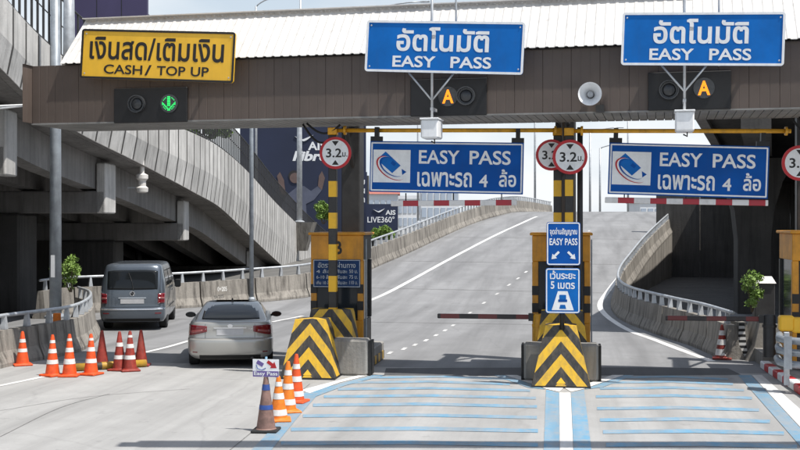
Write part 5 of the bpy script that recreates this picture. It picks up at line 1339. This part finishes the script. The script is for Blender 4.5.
MB().frus((-0.6,0.6,-0.5,0.5),(-1.3,1.3,-0.9,0.9), -2.4, -0.02).build('bracket', M['jersey'], t)
lamp_post('galvanised column rising in front of the flyover above the canopy end', 69, 110, -40, 32, 0.16, None, 'galv')
for lab, x, y0, y1, d, r_, arm in (
   ('curved lamp post against the sky above the canopy, left one', 256, 215, 6, 120, 0.13, (1.6, 0.7)),
   ('straight lamp post against the sky above the canopy', 300.5, 215, -10, 118, 0.13, None),
   ('long armed lamp post against the sky left of the middle sign', 354, 212, 14, 110, 0.12, (6.4, 1.0)),
   ('lamp post beyond the ramp crest, left of the middle posts', 535, 222, 90, 150, 0.14, (2.5, 0.5)),
   ('lamp post beyond the ramp crest, just right of the middle posts', 590, 222, 132, 170, 0.16, (4.0, 0.6)),
   ('lamp post beyond the ramp crest, second right of the middle posts', 600, 222, 148, 200, 0.18, (3.0, 0.6)),
   ('lamp post beyond the ramp crest behind the right hanging sign', 628, 222, 100, 160, 0.14, (-3.0, 0.6)),
   ('lamp post beyond the ramp behind the left hanging sign', 418, 222, 90, 140, 0.13, (2.5, 0.6))):
    lamp_post(lab, x, y0, y1, d, r_, arm, 'galv')

# ---------------------------------------------------------------- billboards
def billboard(label, x0, y0, x1, y1, d, mat, ybase=222):
    a = W(x0, y0, d); b_ = W(x1, y1, d); wd = (b_-a).dot(RGT); ht = a.z-b_.z; c = (a+b_)/2
    t = thing('billboard', label, 'billboard', (c.x, c.y, b_.z), YAW)
    MB().box(-wd/2, wd/2, 0, 0.4, 0, ht).build('panel', mat, t)
    for sx in (-0.35, 0.35): MB().tube([(sx*wd,0.8,-b_.z),(sx*wd,0.8,ht*0.95)], d*0.003, 8).build('mast', M['dark_steel'], t)
    MB().box(-wd/2, wd/2, 0.41, 0.8, ht*0.3, ht*0.34).build('cross_beam', M['dark_steel'], t)
    k = d/F
    return t, wd, ht, k
def bird_mark(t, cx, cz, s, y):
    MB().prism([(cx-s,cz+s*0.28),(cx-s*0.15,cz-s*0.05),(cx+0.0,cz+0.0),(cx+s,cz+s*0.42),(cx+s*0.3,cz-s*0.12),(cx-s*0.02,cz-s*0.25),(cx-s*0.3,cz-s*0.14)], y-0.12, y).build('wing_mark', M['white'], t)
t, wd, ht, k = billboard('navy AIS Fibre billboard with a waving person behind the flyover', 240, 112, 366, 236, 150, M['billboard'])
X = lambda x: (x-303)*k; Z = lambda y: (236-y)*k
bird_mark(t, X(304), Z(139), 9.5*k, -0.01)
letters('AIS', X(317), Z(146), 18*k, 8.5*k, -0.02, M['white'], t, 0.03)
letters('Fibre', X(311), Z(156), 34*k, 10*k, -0.02, M['white'], t, 0.04, 0.3)
ps = MB(); ps.prism([(X(278),Z(232)),(X(282),Z(205)),(X(288),Z(194)),(X(297),Z(187)),(X(304),Z(186)),(X(311),Z(191)),(X(318),Z(186)),(X(322),Z(190)),(X(314),Z(200)),(X(306),Z(204)),(X(308),Z(232))], -0.06, -0.01)
po = ps.build('printed_person', M['shirt'], t)
b = MB(); b.lathe([(5.2*k,-0.10),(5.2*k,-0.061)], 20, (X(295),0,Z(178)), 'y'); b.build('printed_face', M['skin'], po)
b = MB(); b.lathe([(5.6*k,-0.075),(5.6*k,-0.065)], 20, (X(294),0,Z(176)), 'y'); b.build('printed_hair', M['hair'], po)
MB().prism([(X(318),Z(186)),(X(322),Z(190)),(X(325),Z(178)),(X(322),Z(171)),(X(319),Z(176))], -0.08, -0.061).build('printed_hand', M['skin'], po)
MB().prism([(X(281),Z(193)),(X(286),Z(196)),(X(284),Z(180)),(X(280),Z(172)),(X(277),Z(176))], -0.08, -0.061).build('printed_hand', M['skin'], po)
t, wd, ht, k = billboard('small navy AIS LIVE360 billboard beyond the ramp', 366, 204, 398, 240, 130, M['billboard'])
X = lambda x: (x-382)*k; Z = lambda y: (240-y)*k
bird_mark(t, X(379), Z(211), 6*k, -0.01)
letters('AIS', X(390.5), Z(212.5), 10*k, 4.8*k, -0.02, M['white'], t, 0.03)
letters('LIVE360°', X(381), Z(219.5), 27*k, 6*k, -0.02, M['white'], t, 0.01)
t, wd, ht, k = billboard('narrow tall navy billboard edge beside the left booth column', 357, 172, 367, 240, 132, M['billboard'])
for i, s_ in enumerate('ยนก'):
    if True: letters(s_, 0.1, ht*(0.85-0.13*i), 4*k, 5*k, -0.02, M['white'], t, 0.01)
t, wd, ht, k = billboard('dark violet billboard rising above the left end of the canopy', 72, -40, 147, 40, 70, M['purple'])
for sx in (-0.17, 0.16): MB().box(sx*wd-0.02, sx*wd+0.02, -0.012, -0.002, 0, ht).build('panel_seam', M['black'], t)

# ---------------------------------------------------------------- pale buildings beyond the ramp
def far_building(label, x0, x1, ytop, d, nx_, nz_, mat, roofmat=None, ybase=226):
    a = W(x0, ytop, d); b_ = W(x1, ybase, d); wd = (b_-a).dot(RGT); c = (a+b_)/2; ht = a.z
    t = thing('far_building', label, 'building', (c.x, c.y, 0), YAW)
    MB().box(-wd/2, wd/2, 0, 18, 0, ht).build('wall', mat, t)
    if roofmat: 
        MB().add([(-wd/2-0.5,-0.5,ht),(wd/2+0.5,-0.5,ht),(wd/2+0.5,18.5,ht),(-wd/2-0.5,18.5,ht),(-wd/2-0.5,9,ht+wd*0.16),(wd/2+0.5,9,ht+wd*0.16)], [(0,1,5,4),(2,3,4,5),(0,4,3),(1,2,5),(0,3,2,1)]).build('roof', roofmat, t)
    else: MB().box(-wd/2-0.3, wd/2+0.3, -0.3, 18.3, ht, ht+0.9).build('roof_parapet', mat, t)
    me = MB().box(-wd/nx_*0.36, wd/nx_*0.36, -0.12, 0.05, -1.1, 1.1).mesh('window', M['pale_glass'])
    zz = ht-2.6; n_ = 0
    while zz > 2 and n_ < nz_:
        for i in range(nx_): link('window', me, t, loc=(-wd/2+wd*(i+0.5)/nx_, 0, zz))
        zz -= 3.4; n_ += 1
    return t
far_building('pale office block with bluish windows behind the left height bar', 421, 459, 186, 260, 6, 6, M['pale'])
far_building('white low building right of the small billboard', 398, 422, 199, 300, 5, 4, M['pale'])
far_building('red roofed house beyond the ramp below the left hanging sign', 368, 398, 194, 280, 5, 3, M['pale'], M['tile_red'])
far_building('pale grey block low behind the ramp crest on the right', 640, 690, 203, 320, 7, 4, M['pale'])

# ---------------------------------------------------------------- overhead sign gantry before the plaza; it throws the long thin shadow on the road
sa = G(122,440); sb2 = G(830,441); hg = 7.6
off = Vector((TOSUN.x, TOSUN.y, 0))*(hg/TOSUN.z)
g0 = sa+off; g1 = sb2+off
ga = thing('cantilever_gantry', 'steel cantilever beam over the toll lanes throwing a thin shadow', 'gantry', (g1.x+2.5, g1.y, 0), math.atan2((g0-g1).y, (g0-g1).x))
ln = (g0-g1).length+2.5
MB().bevbox(-0.2, ln-0.35, -0.22, 0.22, hg-0.16, hg+0.16, 0.02).build('beam', M['galv'], ga)
MB().frus((ln-0.348,ln,-0.17,0.17),(ln-0.348,ln-0.1,-0.1,0.1), hg-0.16, hg+0.1).build('beam_tip', M['galv'], ga)
MB().tube([(0,0,0),(0,0,hg-0.17)], 0.2, 14).build('post', M['galv'], ga, True)
